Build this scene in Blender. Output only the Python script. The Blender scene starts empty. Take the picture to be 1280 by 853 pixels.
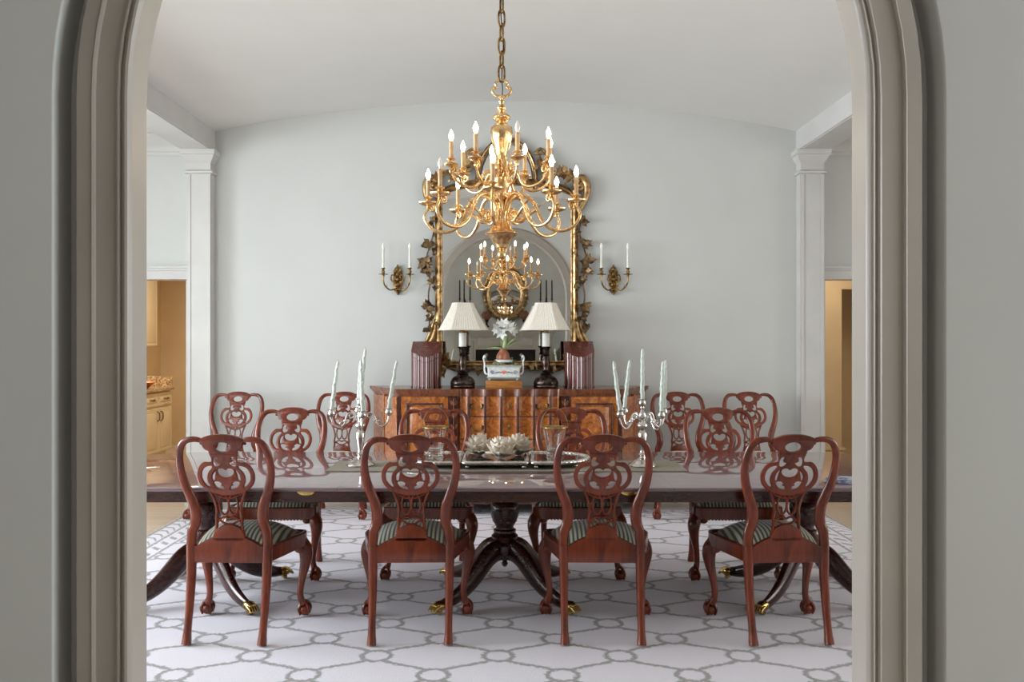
import bpy, bmesh, math, random
from mathutils import Vector, Matrix

random.seed(7)
PI = math.pi
COL = bpy.context.scene.collection
F = 1066.7          # focal length in pixels of the 1280 frame
CX, CY, CH = 632.0, 427.0, 1.48


def X(px, d): return (px - CX) * d / F
def Z(py, d): return CH - (py - CY) * d / F


# ------------------------------------------------------------------ materials
class NT:
    def __init__(self, name):
        self.m = bpy.data.materials.new(name)
        self.m.use_nodes = True
        self.t = self.m.node_tree
        self.b = self.t.nodes['Principled BSDF']

    def n(self, typ, **kw):
        nd = self.t.nodes.new(typ)
        for k, v in kw.items():
            setattr(nd, k, v)
        return nd

    def link(self, a, b):
        self.t.links.new(a, b)

    def math(self, op, a, b=None, c=None, clamp=False):
        nd = self.n('ShaderNodeMath', operation=op)
        nd.use_clamp = clamp
        for i, v in enumerate((a, b, c)):
            if v is None:
                continue
            if isinstance(v, (int, float)):
                nd.inputs[i].default_value = v
            else:
                self.link(v, nd.inputs[i])
        return nd.outputs[0]

    def coord(self, kind='Object', scale=(1, 1, 1), loc=(0, 0, 0), rot=(0, 0, 0)):
        tc = self.n('ShaderNodeTexCoord')
        mp = self.n('ShaderNodeMapping')
        mp.inputs['Scale'].default_value = scale
        mp.inputs['Location'].default_value = loc
        mp.inputs['Rotation'].default_value = rot
        self.link(tc.outputs[kind], mp.inputs['Vector'])
        return mp.outputs[0]

    def noise(self, vec, scale=5, detail=4, rough=.5, dist=0):
        nd = self.n('ShaderNodeTexNoise')
        nd.inputs['Scale'].default_value = scale
        nd.inputs['Detail'].default_value = detail
        nd.inputs['Roughness'].default_value = rough
        nd.inputs['Distortion'].default_value = dist
        self.link(vec, nd.inputs['Vector'])
        return nd.outputs['Fac']

    def ramp(self, fac, stops):
        nd = self.n('ShaderNodeValToRGB')
        el = nd.color_ramp.elements
        while len(el) < len(stops):
            el.new(.5)
        for e, (p, c) in zip(el, stops):
            e.position = p
            e.color = (*c, 1)
        self.link(fac, nd.inputs[0])
        return nd.outputs[0]

    def mix(self, fac, a, b):
        nd = self.n('ShaderNodeMix', data_type='RGBA')
        for i, v in ((0, fac), (6, a), (7, b)):
            if isinstance(v, tuple):
                nd.inputs[i].default_value = (*v, 1)
            elif isinstance(v, (int, float)):
                nd.inputs[i].default_value = v
            else:
                self.link(v, nd.inputs[i])
        return nd.outputs[2]

    def bump(self, h, strength=.3, dist=.01):
        nd = self.n('ShaderNodeBump')
        nd.inputs['Strength'].default_value = strength
        nd.inputs['Distance'].default_value = dist
        self.link(h, nd.inputs['Height'])
        self.link(nd.outputs[0], self.b.inputs['Normal'])

    def set(self, **kw):
        for k, v in kw.items():
            key = k.replace('_', ' ')
            s = self.b.inputs[key]
            if isinstance(v, (int, float)):
                s.default_value = v
            elif isinstance(v, tuple):
                s.default_value = (*v, 1) if len(v) == 3 else v
            else:
                self.link(v, s)
        return self


def lin(r, g, b):
    f = lambda c: ((c / 255 + .055) / 1.055) ** 2.4 if c > 10 else c / 255 / 12.92
    return (f(r), f(g), f(b))


def paint(name, rgb, rough=.55, var=.05, bump=.04):
    m = NT(name)
    v = m.coord('Object')
    n1 = m.noise(v, 3, 3)
    n2 = m.noise(v, 160, 2)
    c = lin(*rgb)
    col = m.ramp(n1, [(.3, tuple(x * (1 - var) for x in c)), (.7, tuple(min(1, x * (1 + var)) for x in c))])
    m.set(Base_Color=col, Roughness=rough)
    m.bump(n2, bump, .002)
    return m.m


def wood(name, dark, light, rough=.28, coat=.3, grain=(2, 30, 2), ior=1.5, detail=5, dist=1.2):
    m = NT(name)
    v = m.coord('Object', scale=grain)
    n1 = m.noise(v, 3, detail, .6, dist)
    n2 = m.noise(v, 14, 3, .6)
    f = m.math('ADD', m.math('MULTIPLY', n1, .75), m.math('MULTIPLY', n2, .25))
    col = m.ramp(f, [(.36, lin(*dark)), (.64, lin(*light))])
    m.set(Base_Color=col, Roughness=rough, Coat_Weight=coat, Coat_Roughness=.12, IOR=ior)
    m.bump(n2, .06, .002)
    return m.m


def metal(name, rgb, rough=.3, dark=None, scale=40, bump=.15):
    m = NT(name)
    v = m.coord('Object')
    n1 = m.noise(v, scale, 4)
    c = lin(*rgb)
    d = lin(*dark) if dark else tuple(x * .7 for x in c)
    m.set(Base_Color=m.ramp(n1, [(.35, d), (.62, c)]), Metallic=1.0, Roughness=rough)
    m.bump(n1, bump, .004)
    return m.m


MAT = {}
def build_materials():
    M = MAT
    M['wall'] = paint('pale_grey_green_wall_paint', (206, 207, 204), .6, .015)
    M['ceiling'] = paint('pale_ceiling_paint', (230, 229, 225), .7, .012)
    M['trim'] = paint('cream_trim_paint', (205, 203, 200), .35)
    M['shaded_foyer_trim'] = paint('shade_darkened_trim_paint', (172, 165, 156), .35)  # cream trim with the dim foyer's shade darkened into its colour
    M['tan_wall'] = paint('warm_tan_wall_paint', (212, 188, 150), .6)
    M['foyer_wall'] = paint('grey_foyer_paint', (190, 190, 184), .6)
    M['cabinet'] = paint('cream_cabinet_paint', (220, 204, 172), .4)
    M['mahogany'] = wood('mahogany', (84, 30, 14), (134, 56, 28), .26, .3, (5, 5, 1.0), 1.45, 4, .8)
    M['mahogany_dark'] = wood('dark_mahogany', (42, 17, 14), (70, 30, 24), .26, .35, (1.5, 8, 8))
    # table top: polished mahogany with leaf seams
    m = NT('polished_table_mahogany')
    v = m.coord('Object', scale=(1.2, 14, 14))
    n1 = m.noise(v, 3, 5, .6, 1.0)
    col = m.ramp(n1, [(.35, lin(88, 54, 62)), (.65, lin(112, 74, 84))])
    tc = m.n('ShaderNodeTexCoord'); sp = m.n('ShaderNodeSeparateXYZ')
    m.link(tc.outputs['Object'], sp.inputs[0])
    ax = m.math('ABSOLUTE', sp.outputs[0])
    seam = m.math('LESS_THAN', m.math('ABSOLUTE', m.math('SUBTRACT', m.math('MODULO', m.math('ADD', ax, .0), .56), .28)), .0016)
    m.set(Base_Color=m.mix(seam, col, lin(20, 8, 8)), Roughness=.38, IOR=1.7, Coat_Weight=1.0, Coat_Roughness=.02, Coat_IOR=1.85)
    M['table_top'] = m.m
    # burl walnut
    m = NT('burl_walnut')
    v = m.coord('Object')
    n1 = m.noise(v, 9, 6, .62, 2.6)
    n2 = m.noise(v, 40, 4, .6, 1.0)
    f = m.math('ADD', m.math('MULTIPLY', n1, .7), m.math('MULTIPLY', n2, .3))
    m.set(Base_Color=m.ramp(f, [(.32, lin(98, 44, 18)), (.5, lin(172, 96, 38)), (.68, lin(212, 138, 66))]), Roughness=.22, Coat_Weight=.8, Coat_Roughness=.06)
    M['burl'] = m.m
    M['walnut'] = wood('walnut', (84, 40, 20), (140, 78, 40), .25, .4, (8, 8, 2))
    M['walnut_dark'] = wood('dark_walnut', (46, 22, 18), (84, 42, 30), .25, .5, (8, 8, 2))
    M['bead_wood'] = wood('glossy_bead_walnut', (62, 30, 22), (96, 50, 34), .12, 1.0, (8, 8, 2))
    M['knife_wood'] = wood('knife_box_mahogany', (90, 40, 33), (110, 51, 42), .2, .7, (4, 4, .7))
    M['block_wood'] = wood('honey_wood', (150, 92, 40), (190, 128, 66), .35, .2, (2, 12, 12))
    M['gold'] = metal('gilt_brass', (250, 220, 168), .25, (214, 164, 104), 30, .15)
    M['frame_gold'] = metal('antique_gilt', (204, 172, 124), .36, (128, 96, 62), 26, .4)
    M['vine_gold'] = metal('tarnished_gilt_leaf', (150, 126, 94), .44, (78, 60, 44), 30, .5)
    M['bronze'] = metal('antique_brass', (164, 134, 88), .36, (84, 60, 34), 40, .3)
    M['lamp_bronze'] = metal('dark_bronze', (92, 78, 72), .34, (40, 30, 28), 30, .4)
    M['iron'] = metal('black_iron', (46, 40, 38), .5, (18, 15, 14), 30, .2)
    M['silver'] = metal('polished_silver', (232, 228, 224), .14, (190, 184, 178), 20, .06)
    M['brass'] = metal('bright_brass', (226, 196, 124), .22, (168, 130, 66), 40, .1)
    M['pewter_tray'] = metal('aged_silver_tray', (206, 198, 192), .1, (150, 140, 134), 16, .04)
    M['link'] = metal('aged_chain_brass', (170, 138, 84), .34, (96, 70, 40), 40, .1)
    m = NT('mirror_glass'); m.set(Base_Color=lin(226, 224, 220), Metallic=1.0, Roughness=.012); M['mirror'] = m.m
    m = NT('clear_glass'); m.set(Base_Color=(1, 1, 1), Roughness=.02, IOR=1.45, Transmission_Weight=1.0); M['glass'] = m.m
    M['lamp_shade'] = None
    m = NT('pleated_ivory_silk'); v = m.coord('Object'); n1 = m.noise(v, 120, 2)
    m.set(Base_Color=m.ramp(n1, [(.3, lin(222, 214, 200)), (.7, lin(240, 234, 222))]), Roughness=.8)
    m.bump(n1, .15, .003); M['lamp_shade'] = m.m
    m = NT('ivory_wax'); v = m.coord('Object'); n1 = m.noise(v, 20, 2)
    m.set(Base_Color=m.ramp(n1, [(.3, lin(226, 226, 216)), (.7, lin(240, 240, 232))]), Roughness=.45, Subsurface_Weight=.1); M['wax'] = m.m
    m = NT('pale_green_wax'); v = m.coord('Object'); n1 = m.noise(v, 14, 2)
    m.set(Base_Color=m.ramp(n1, [(.3, lin(196, 206, 196)), (.7, lin(216, 224, 214))]), Roughness=.4, Subsurface_Weight=.08); M['candle'] = m.m
    m = NT('aged_gold_candle_sleeve'); v = m.coord('Object'); n1 = m.noise(v, 30, 2)
    m.set(Base_Color=m.ramp(n1, [(.3, lin(200, 158, 112)), (.7, lin(226, 190, 146))]), Roughness=.5); M['sleeve'] = m.m
    m = NT('lit_bulb'); m.set(Base_Color=(1, .9, .75), Emission_Color=(1.0, .76, .50, 1), Emission_Strength=34.0, Roughness=.3); M['bulb_on'] = m.m
    m = NT('frosted_bulb'); m.set(Base_Color=lin(250, 246, 240), Roughness=.2); M['bulb_off'] = m.m
    # striped seat fabric
    m = NT('striped_green_silk')
    tc = m.n('ShaderNodeTexCoord'); sp = m.n('ShaderNodeSeparateXYZ')
    m.link(tc.outputs['Object'], sp.inputs[0])
    ph = m.math('FRACT', m.math('ADD', m.math('MULTIPLY', sp.outputs[0], 1 / .021), .25))
    col = m.ramp(ph, [(0, lin(202, 202, 184)), (.42, lin(206, 206, 188)), (.52, lin(78, 84, 70)), (.9, lin(70, 76, 64)), (1, lin(202, 202, 184))])
    m.set(Base_Color=col, Roughness=.42, Sheen_Weight=.3)
    m.bump(m.noise(m.coord('Object'), 260, 2), .1, .001)
    M['stripe'] = m.m
    # petals / leaves / artichoke
    m = NT('silvered_artichoke'); v = m.coord('Object'); n1 = m.noise(v, 22, 4)
    m.set(Base_Color=m.ramp(n1, [(.3, lin(200, 180, 154)), (.65, lin(242, 232, 216))]), Roughness=.4, Metallic=.1); M['artichoke'] = m.m
    m = NT('white_petal'); v = m.coord('Object'); n1 = m.noise(v, 30, 2)
    m.set(Base_Color=m.ramp(n1, [(.3, lin(236, 236, 228)), (.7, lin(250, 250, 246))]), Roughness=.5, Subsurface_Weight=.1); M['petal'] = m.m
    m = NT('fresh_green'); v = m.coord('Object'); n1 = m.noise(v, 20, 2)
    m.set(Base_Color=m.ramp(n1, [(.3, lin(126, 146, 92)), (.7, lin(186, 200, 150))]), Roughness=.4); M['green'] = m.m
    m = NT('brown_bulb_skin'); v = m.coord('Object', scale=(6, 6, 1)); n1 = m.noise(v, 10, 3)
    m.set(Base_Color=m.ramp(n1, [(.3, lin(120, 62, 44)), (.7, lin(186, 120, 92))]), Roughness=.5); M['skin'] = m.m
    m = NT('grey_green_moss'); v = m.coord('Object'); n1 = m.noise(v, 60, 4)
    m.set(Base_Color=m.ramp(n1, [(.3, lin(92, 84, 60)), (.7, lin(150, 140, 108))]), Roughness=.9); m.bump(n1, .8, .01); M['moss'] = m.m
    m = NT('glazed_porcelain'); v = m.coord('Object'); n1 = m.noise(v, 30, 3)
    m.set(Base_Color=m.ramp(n1, [(.3, lin(216, 220, 216)), (.6, lin(238, 240, 238))]), Roughness=.12); M['porcelain'] = m.m
    m = NT('celadon_glaze'); v = m.coord('Object'); n1 = m.noise(v, 30, 3)
    m.set(Base_Color=m.ramp(n1, [(.3, lin(150, 162, 148)), (.6, lin(186, 196, 182))]), Roughness=.15); M['celadon'] = m.m
    for nm, c in (('rose', (206, 116, 92)), ('blue', (110, 124, 160))):
        m = NT('painted_' + nm); v = m.coord('Object'); n1 = m.noise(v, 80, 2)
        m.set(Base_Color=m.ramp(n1, [(.3, lin(*c)), (.7, lin(*[min(255, x + 30) for x in c]))]), Roughness=.2); M['paint_' + nm] = m.m
    m = NT('taupe_linen'); v = m.coord('Object', scale=(1, 1, 1)); n1 = m.noise(v, 160, 3)
    m.set(Base_Color=m.ramp(n1, [(.3, lin(132, 124, 110)), (.7, lin(160, 152, 136))]), Roughness=.8); m.bump(n1, .3, .002); M['linen'] = m.m
    m = NT('blue_grey_cloth'); v = m.coord('Object'); n1 = m.noise(v, 34, 3)
    m.set(Base_Color=m.ramp(n1, [(.42, lin(96, 102, 128)), (.56, lin(178, 178, 190))]), Roughness=.8); M['cloth'] = m.m
    m = NT('olive_velvet'); v = m.coord('Object'); n1 = m.noise(v, 60, 3)
    m.set(Base_Color=m.ramp(n1, [(.3, lin(84, 82, 66)), (.7, lin(116, 112, 92))]), Roughness=.9, Sheen_Weight=.3); M['velvet'] = m.m
    m = NT('soot_black'); v = m.coord('Object'); n1 = m.noise(v, 20, 3)
    m.set(Base_Color=m.ramp(n1, [(.3, lin(22, 18, 16)), (.7, lin(44, 36, 30))]), Roughness=.9); M['soot'] = m.m
    m = NT('red_brown_foliage'); v = m.coord('Object'); n1 = m.noise(v, 60, 3)
    m.set(Base_Color=m.ramp(n1, [(.3, lin(76, 46, 34)), (.7, lin(140, 92, 64))]), Roughness=.8); m.bump(n1, .8, .01); M['russet'] = m.m
    m = NT('speckled_granite'); v = m.coord('Object'); n1 = m.noise(v, 45, 5, .7)
    m.set(Base_Color=m.ramp(n1, [(.38, lin(88, 64, 44)), (.5, lin(176, 146, 106)), (.62, lin(214, 190, 150))]), Roughness=.2); M['granite'] = m.m
    m = NT('copper_orange'); v = m.coord('Object'); n1 = m.noise(v, 40, 3)
    m.set(Base_Color=m.ramp(n1, [(.3, lin(170, 84, 30)), (.7, lin(220, 130, 56))]), Roughness=.3, Metallic=.4); M['copper'] = m.m
    # plank floor
    m = NT('pale_plank_floor')
    v = m.coord('Object')
    br = m.n('ShaderNodeTexBrick')
    br.inputs['Scale'].default_value = 1.0
    br.inputs['Brick Width'].default_value = 1.4
    br.inputs['Row Height'].default_value = .11
    br.inputs['Mortar Size'].default_value = .0015
    br.inputs['Color1'].default_value = (*lin(206, 192, 178), 1)
    br.inputs['Color2'].default_value = (*lin(218, 206, 192), 1)
    br.inputs['Mortar'].default_value = (*lin(150, 122, 98), 1)
    m.link(v, br.inputs['Vector'])
    n1 = m.noise(m.coord('Object', scale=(1.5, 26, 1)), 3, 4, .6, .8)
    m.set(Base_Color=m.mix(m.math('MULTIPLY', n1, .35), br.outputs[0], lin(186, 166, 148)), Roughness=.3, Coat_Weight=.2)
    M['planks'] = m.m
    # rug: lattice of rings joined by a soft trellis, leafy border
    m = NT('trellis_rug')
    tc = m.n('ShaderNodeTexCoord')
    nz = m.n('ShaderNodeTexNoise'); nz.inputs['Scale'].default_value = 55; nz.inputs['Detail'].default_value = 2
    m.link(tc.outputs['Object'], nz.inputs['Vector'])
    vm = m.n('ShaderNodeVectorMath', operation='MULTIPLY_ADD')
    m.link(nz.outputs['Color'], vm.inputs[0]); vm.inputs[1].default_value = (.034, .034, 0)
    m.link(tc.outputs['Object'], vm.inputs[2])
    sp = m.n('ShaderNodeSeparateXYZ'); m.link(vm.outputs[0], sp.inputs[0])
    x = m.math('SUBTRACT', sp.outputs[0], .017); y = m.math('SUBTRACT', sp.outputs[1], .017)
    PXX, PYY = .575, .464
    u = m.math('DIVIDE', m.math('ADD', x, .035), PXX)
    w = m.math('DIVIDE', m.math('SUBTRACT', y, 4.017), PYY)
    def near(off):
        a = m.math('ADD', u, off); b = m.math('ADD', w, off)
        du = m.math('MULTIPLY', m.math('SUBTRACT', a, m.math('ROUND', a)), PXX)
        dw = m.math('MULTIPLY', m.math('SUBTRACT', b, m.math('ROUND', b)), PYY)
        return m.math('SQRT', m.math('ADD', m.math('MULTIPLY', du, du), m.math('MULTIPLY', dw, dw)))
    dist = m.math('MINIMUM', near(0.0), near(.5))
    def band(v, c, hw, soft):
        e = m.math('ABSOLUTE', m.math('SUBTRACT', v, c)) if c else v
        return m.math('DIVIDE', m.math('SUBTRACT', hw + soft, e), 2 * soft, clamp=True)
    ring = band(dist, .068, .012, .006)
    s1 = m.math('ADD', u, w); s2 = m.math('SUBTRACT', u, w)
    def line(a, b, sg):
        q = m.math('MULTIPLY_ADD', m.math('SINE', m.math('MULTIPLY', b, 2 * PI)), sg * .055, a)
        fr = m.math('ABSOLUTE', m.math('SUBTRACT', q, m.math('ROUND', q)))
        return band(m.math('DIVIDE', fr, 2.77), 0, .0135, .007)
    tr = m.math('MAXIMUM', line(s1, s2, 1), line(s2, s1, 1))
    tr = m.math('MULTIPLY', tr, m.math('GREATER_THAN', dist, .07))
    pat = m.math('MAXIMUM', ring, tr)
    axx = m.math('ABSOLUTE', x)
    edge = m.math('MAXIMUM', m.math('SUBTRACT', axx, 2.42), m.math('SUBTRACT', y, 7.26))   # >0 inside the border
    inb = m.math('GREATER_THAN', edge, 0.0)
    l1 = band(edge, .012, .012, .004); l2 = band(edge, .15, .012, .004); l3 = band(edge, .30, .014, .004)
    along = m.math('ADD', x, y)
    zig = m.math('ABSOLUTE', m.math('SUBTRACT', m.math('FRACT', m.math('DIVIDE', m.math('ADD', along, m.math('MULTIPLY', m.math('ABSOLUTE', m.math('SUBTRACT', edge, .225)), .9)), .12)), .5))
    lf = m.math('MULTIPLY', band(zig, 0, .13, .05), m.math('MULTIPLY', m.math('GREATER_THAN', edge, .17), m.math('LESS_THAN', edge, .28)))
    zig2 = m.math('ABSOLUTE', m.math('SUBTRACT', m.math('FRACT', m.math('DIVIDE', along, .16)), .5))
    lf2 = m.math('MULTIPLY', band(zig2, 0, .16, .06), m.math('MULTIPLY', m.math('GREATER_THAN', edge, .045), m.math('LESS_THAN', edge, .115)))
    bor = m.math('MAXIMUM', m.math('MAXIMUM', l1, l2), m.math('MAXIMUM', l3, m.math('MAXIMUM', lf, lf2)))
    pat = m.math('ADD', m.math('MULTIPLY', pat, m.math('SUBTRACT', 1, inb)), m.math('MULTIPLY', bor, inb))
    pile = m.n('ShaderNodeTexNoise'); pile.inputs['Scale'].default_value = 240; pile.inputs['Detail'].default_value = 2
    m.link(tc.outputs['Object'], pile.inputs['Vector'])
    patf = m.math('MULTIPLY', pat, m.math('MULTIPLY_ADD', pile.outputs['Fac'], .5, .55), clamp=True)
    base = m.mix(pile.outputs['Fac'], lin(222, 217, 227), lin(243, 238, 247))
    m.set(Base_Color=m.mix(patf, base, lin(128, 127, 122)), Roughness=.95, Sheen_Weight=.2)
    m.bump(m.math('ADD', pile.outputs['Fac'], m.math('MULTIPLY', pat, .6)), .5, .006)
    M['rug'] = m.m


# ------------------------------------------------------------------ mesh tools
def catmull(pts, n=6, closed=False):
    P = [Vector(p) for p in pts]
    out = []
    N = len(P)
    rng = range(N) if closed else range(N - 1)
    for i in rng:
        if closed:
            p0, p1, p2, p3 = P[i - 1], P[i], P[(i + 1) % N], P[(i + 2) % N]
        else:
            p1, p2 = P[i], P[i + 1]
            p0 = P[i - 1] if i else p1 * 2 - p2
            p3 = P[i + 2] if i + 2 < N else p2 * 2 - p1
        for k in range(n):
            t = k / n
            out.append(.5 * ((2 * p1) + (p2 - p0) * t + (2 * p0 - 5 * p1 + 4 * p2 - p3) * t * t + (3 * p1 - p0 - 3 * p2 + p3) * t ** 3))
    if not closed:
        out.append(P[-1].copy())
    return out


def interp(tab, x):
    if x <= tab[0][0]:
        return tab[0][1]
    for (a, fa), (b, fb) in zip(tab, tab[1:]):
        if x <= b:
            t = (x - a) / (b - a)
            return fa + (fb - fa) * t
    return tab[-1][1]


class MB:
    def __init__(self):
        self.v, self.f = [], []

    def add(self, vs, fs, M=None):
        o = len(self.v)
        for p in vs:
            p = Vector(p)
            self.v.append(M @ p if M is not None else p)
        self.f += [tuple(i + o for i in q) for q in fs]
        return self

    def box(self, x0, x1, y0, y1, z0, z1, M=None):
        vs = [(x, y, z) for x in (x0, x1) for y in (y0, y1) for z in (z0, z1)]
        return self.add(vs, [(0, 1, 3, 2), (4, 6, 7, 5), (0, 4, 5, 1), (2, 3, 7, 6), (0, 2, 6, 4), (1, 5, 7, 3)], M)

    def rbox(self, x0, x1, y0, y1, z0, z1, b=.006, seg=2, M=None):
        bm = bmesh.new()
        bmesh.ops.create_cube(bm, size=1)
        for q in bm.verts:
            q.co = Vector(((x0 + x1) / 2 + q.co.x * (x1 - x0), (y0 + y1) / 2 + q.co.y * (y1 - y0), (z0 + z1) / 2 + q.co.z * (z1 - z0)))
        bmesh.ops.bevel(bm, geom=bm.edges[:], offset=b, segments=seg, affect='EDGES', profile=.5)
        bm.verts.index_update()
        self.add([q.co.copy() for q in bm.verts], [[q.index for q in f.verts] for f in bm.faces], M)
        bm.free()
        return self

    def lathe(self, prof, n=24, c=(0, 0, 0), flute=None, M=None):
        vs, fs = [], []
        for (r, z) in prof:
            for k in range(n):
                a = 2 * PI * k / n
                rr = r
                if flute and flute[2] <= z <= flute[3]:
                    rr = r * (1 + flute[1] * abs(math.sin(a * flute[0] / 2)))
                vs.append((c[0] + rr * math.cos(a), c[1] + rr * math.sin(a), c[2] + z))
        m = len(prof)
        for i in range(m - 1):
            for k in range(n):
                k2 = (k + 1) % n
                fs.append((i * n + k, i * n + k2, (i + 1) * n + k2, (i + 1) * n + k))
        fs.append(tuple(range(n)))
        fs.append(tuple((m - 1) * n + k for k in range(n)))
        return self.add(vs, fs, M)

    def tube(self, pts, rad, n=8, closed=False, flat=None, up=None, M=None, twist=None):
        P = [Vector(p) for p in pts]
        N = len(P)
        if not isinstance(rad, (list, tuple)):
            rad = [rad] * N
        vs, fs = [], []
        prev = None
        for i in range(N):
            if closed:
                t = P[(i + 1) % N] - P[i - 1]
            else:
                t = P[min(i + 1, N - 1)] - P[max(i - 1, 0)]
            if t.length < 1e-9:
                t = Vector((0, 0, 1))
            t.normalize()
            if up is not None:
                nn = Vector(up)
            elif prev is None:
                nn = Vector((0, 0, 1)) if abs(t.z) < .9 else Vector((1, 0, 0))
            else:
                nn = prev
            nn = nn - t * nn.dot(t)
            if nn.length < 1e-6:
                nn = t.orthogonal()
            nn.normalize()
            prev = nn
            bb = t.cross(nn)
            fw, fh = flat if flat else (1, 1)
            for k in range(n):
                a = 2 * PI * (k + .5) / n
                rr = rad[i]
                if twist:
                    rr = rr * (1 + twist[1] * math.cos(twist[0] * a + twist[2] * i))
                vs.append(P[i] + bb * (math.cos(a) * rr * fw) + nn * (math.sin(a) * rr * fh))
        for i in range(N if closed else N - 1):
            j = (i + 1) % N
            for k in range(n):
                k2 = (k + 1) % n
                fs.append((i * n + k, i * n + k2, j * n + k2, j * n + k))
        if not closed:
            fs.append(tuple(range(n)))
            fs.append(tuple((N - 1) * n + k for k in range(n)))
        return self.add(vs, fs, M)

    def ell(self, c, r, nu=14, nv=9, M=None):
        if isinstance(r, (int, float)):
            r = (r, r, r)
        vs, fs = [(c[0], c[1], c[2] - r[2])], []
        for i in range(1, nv):
            ph = PI * i / nv - PI / 2
            for k in range(nu):
                a = 2 * PI * k / nu
                vs.append((c[0] + r[0] * math.cos(ph) * math.cos(a), c[1] + r[1] * math.cos(ph) * math.sin(a), c[2] + r[2] * math.sin(ph)))
        vs.append((c[0], c[1], c[2] + r[2]))
        for k in range(nu):
            k2 = (k + 1) % nu
            fs.append((0, 1 + k2, 1 + k))
            for i in range(nv - 2):
                a = 1 + i * nu
                fs.append((a + k, a + k2, a + nu + k2, a + nu + k))
            a = 1 + (nv - 2) * nu
            fs.append((a + k, a + k2, len(vs) - 1))
        return self.add(vs, fs, M)

    def prism(self, outline, z0, z1, M=None):
        """closed outline of (x, y), straight sides; z0/z1 may be callables of (x, y)"""
        n = len(outline)
        g0 = z0 if callable(z0) else (lambda x, y: z0)
        g1 = z1 if callable(z1) else (lambda x, y: z1)
        vs = [(x, y, g0(x, y)) for x, y in outline] + [(x, y, g1(x, y)) for x, y in outline]
        fs = [(i, (i + 1) % n, n + (i + 1) % n, n + i) for i in range(n)]
        fs += [tuple(range(n - 1, -1, -1)), tuple(range(n, 2 * n))]
        return self.add(vs, fs, M)

    def sweep(self, path, prof):
        """path: list of (point, outward normal, depth axis); prof: closed list of (n, y)"""
        n = len(prof)
        vs, fs = [], []
        for (p, nn, dd) in path:
            for (a, b) in prof:
                vs.append(Vector(p) + Vector(nn) * a + Vector(dd) * b)
        for i in range(len(path) - 1):
            for k in range(n):
                k2 = (k + 1) % n
                fs.append((i * n + k, i * n + k2, (i + 1) * n + k2, (i + 1) * n + k))
        fs.append(tuple(range(n)))
        fs.append(tuple((len(path) - 1) * n + k for k in range(n)))
        return self.add(vs, fs)

    def plate(self, outer, holes, thick, bevel=.003, M=None, warp=None, res=1):
        """pierced flat plate in XZ (outline u, v), thickness along Y"""
        cu = bpy.data.curves.new('tmp', 'CURVE')
        cu.dimensions = '2D'
        cu.fill_mode = 'BOTH'
        cu.extrude = max(thick / 2 - bevel, 1e-4)
        cu.bevel_depth = bevel
        cu.bevel_resolution = res
        cu.offset = -bevel
        for lp in [outer] + holes:
            s = cu.splines.new('POLY')
            s.points.add(len(lp) - 1)
            for q, (a, b) in zip(s.points, lp):
                q.co = (a, b, 0, 1)
            s.use_cyclic_u = True
        ob = bpy.data.objects.new('tmp', cu)
        COL.objects.link(ob)
        dg = bpy.context.evaluated_depsgraph_get()
        me = bpy.data.meshes.new_from_object(ob.evaluated_get(dg))
        bm = bmesh.new(); bm.from_mesh(me)
        bmesh.ops.remove_doubles(bm, verts=bm.verts, dist=1e-5)
        bm.verts.index_update()
        vs = []
        for q in bm.verts:
            p = Vector((q.co.x, q.co.z, q.co.y))
            vs.append(warp(p) if warp else p)
        fs = [[q.index for q in f.verts] for f in bm.faces]
        bm.free()
        bpy.data.objects.remove(ob); bpy.data.curves.remove(cu); bpy.data.meshes.remove(me)
        return self.add(vs, fs, M)

    def leaf(self, base, direc, normal, L, W, curl=.25, thick=.1, cup=.15, n=5, lobes=0):
        d = Vector(direc).normalized()
        nn = Vector(normal); nn = (nn - d * nn.dot(d)).normalized()
        s = d.cross(nn)
        b = Vector(base)
        vs, fs = [], []
        for layer in (1, -1):
            for i in range(n + 1):
                t = i / n
                w = W * .5 * math.sin(PI * min(1, .1 + .9 * t ** .8)) if i < n else W * .04
                if lobes:
                    w *= 1 + .28 * math.cos(lobes * 2 * PI * t)
                c = b + d * (L * t) + nn * (curl * L * t * t)
                th = thick * W * .5 * (1 - t * .6)
                for sg in (-1, 0, 1):
                    vs.append(c + s * (w * sg) + nn * (abs(sg) * cup * w + (th * layer if sg == 0 else th * layer * .4)))
        m = (n + 1) * 3
        for i in range(n):
            for k in range(2):
                a = i * 3 + k
                fs.append((a, a + 1, a + 4, a + 3))
                fs.append((m + a, m + a + 3, m + a + 4, m + a + 1))
            fs.append((i * 3, i * 3 + 3, m + i * 3 + 3, m + i * 3))
            fs.append((i * 3 + 2, m + i * 3 + 2, m + i * 3 + 5, i * 3 + 5))
        fs.append((0, m, m + 1, 1)); fs.append((1, m + 1, m + 2, 2))
        e = n * 3
        fs.append((e, e + 1, m + e + 1, m + e)); fs.append((e + 1, e + 2, m + e + 2, m + e + 1))
        return self.add(vs, fs)

    def build(self, name, mat, parent=None, smooth=40, label=None):
        me = bpy.data.meshes.new(name)
        me.from_pydata([tuple(p) for p in self.v], [], [tuple(q) for q in self.f])
        bm = bmesh.new(); bm.from_mesh(me)
        bmesh.ops.recalc_face_normals(bm, faces=bm.faces[:])
        bm.to_mesh(me); bm.free()
        if smooth:
            for p in me.polygons:
                p.use_smooth = True
            me.set_sharp_from_angle(angle=math.radians(smooth))
        me.materials.append(MAT[mat] if isinstance(mat, str) else mat)
        ob = bpy.data.objects.new(name, me)
        COL.objects.link(ob)
        if parent is not None:
            ob.parent = parent
        if label:
            ob['label'] = label
        return ob


def tag(o, label=None, cat=None, group=None, kind=None):
    if label: o['label'] = label
    if cat: o['category'] = cat
    if group: o['group'] = group
    if kind: o['kind'] = kind
    return o


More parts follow.
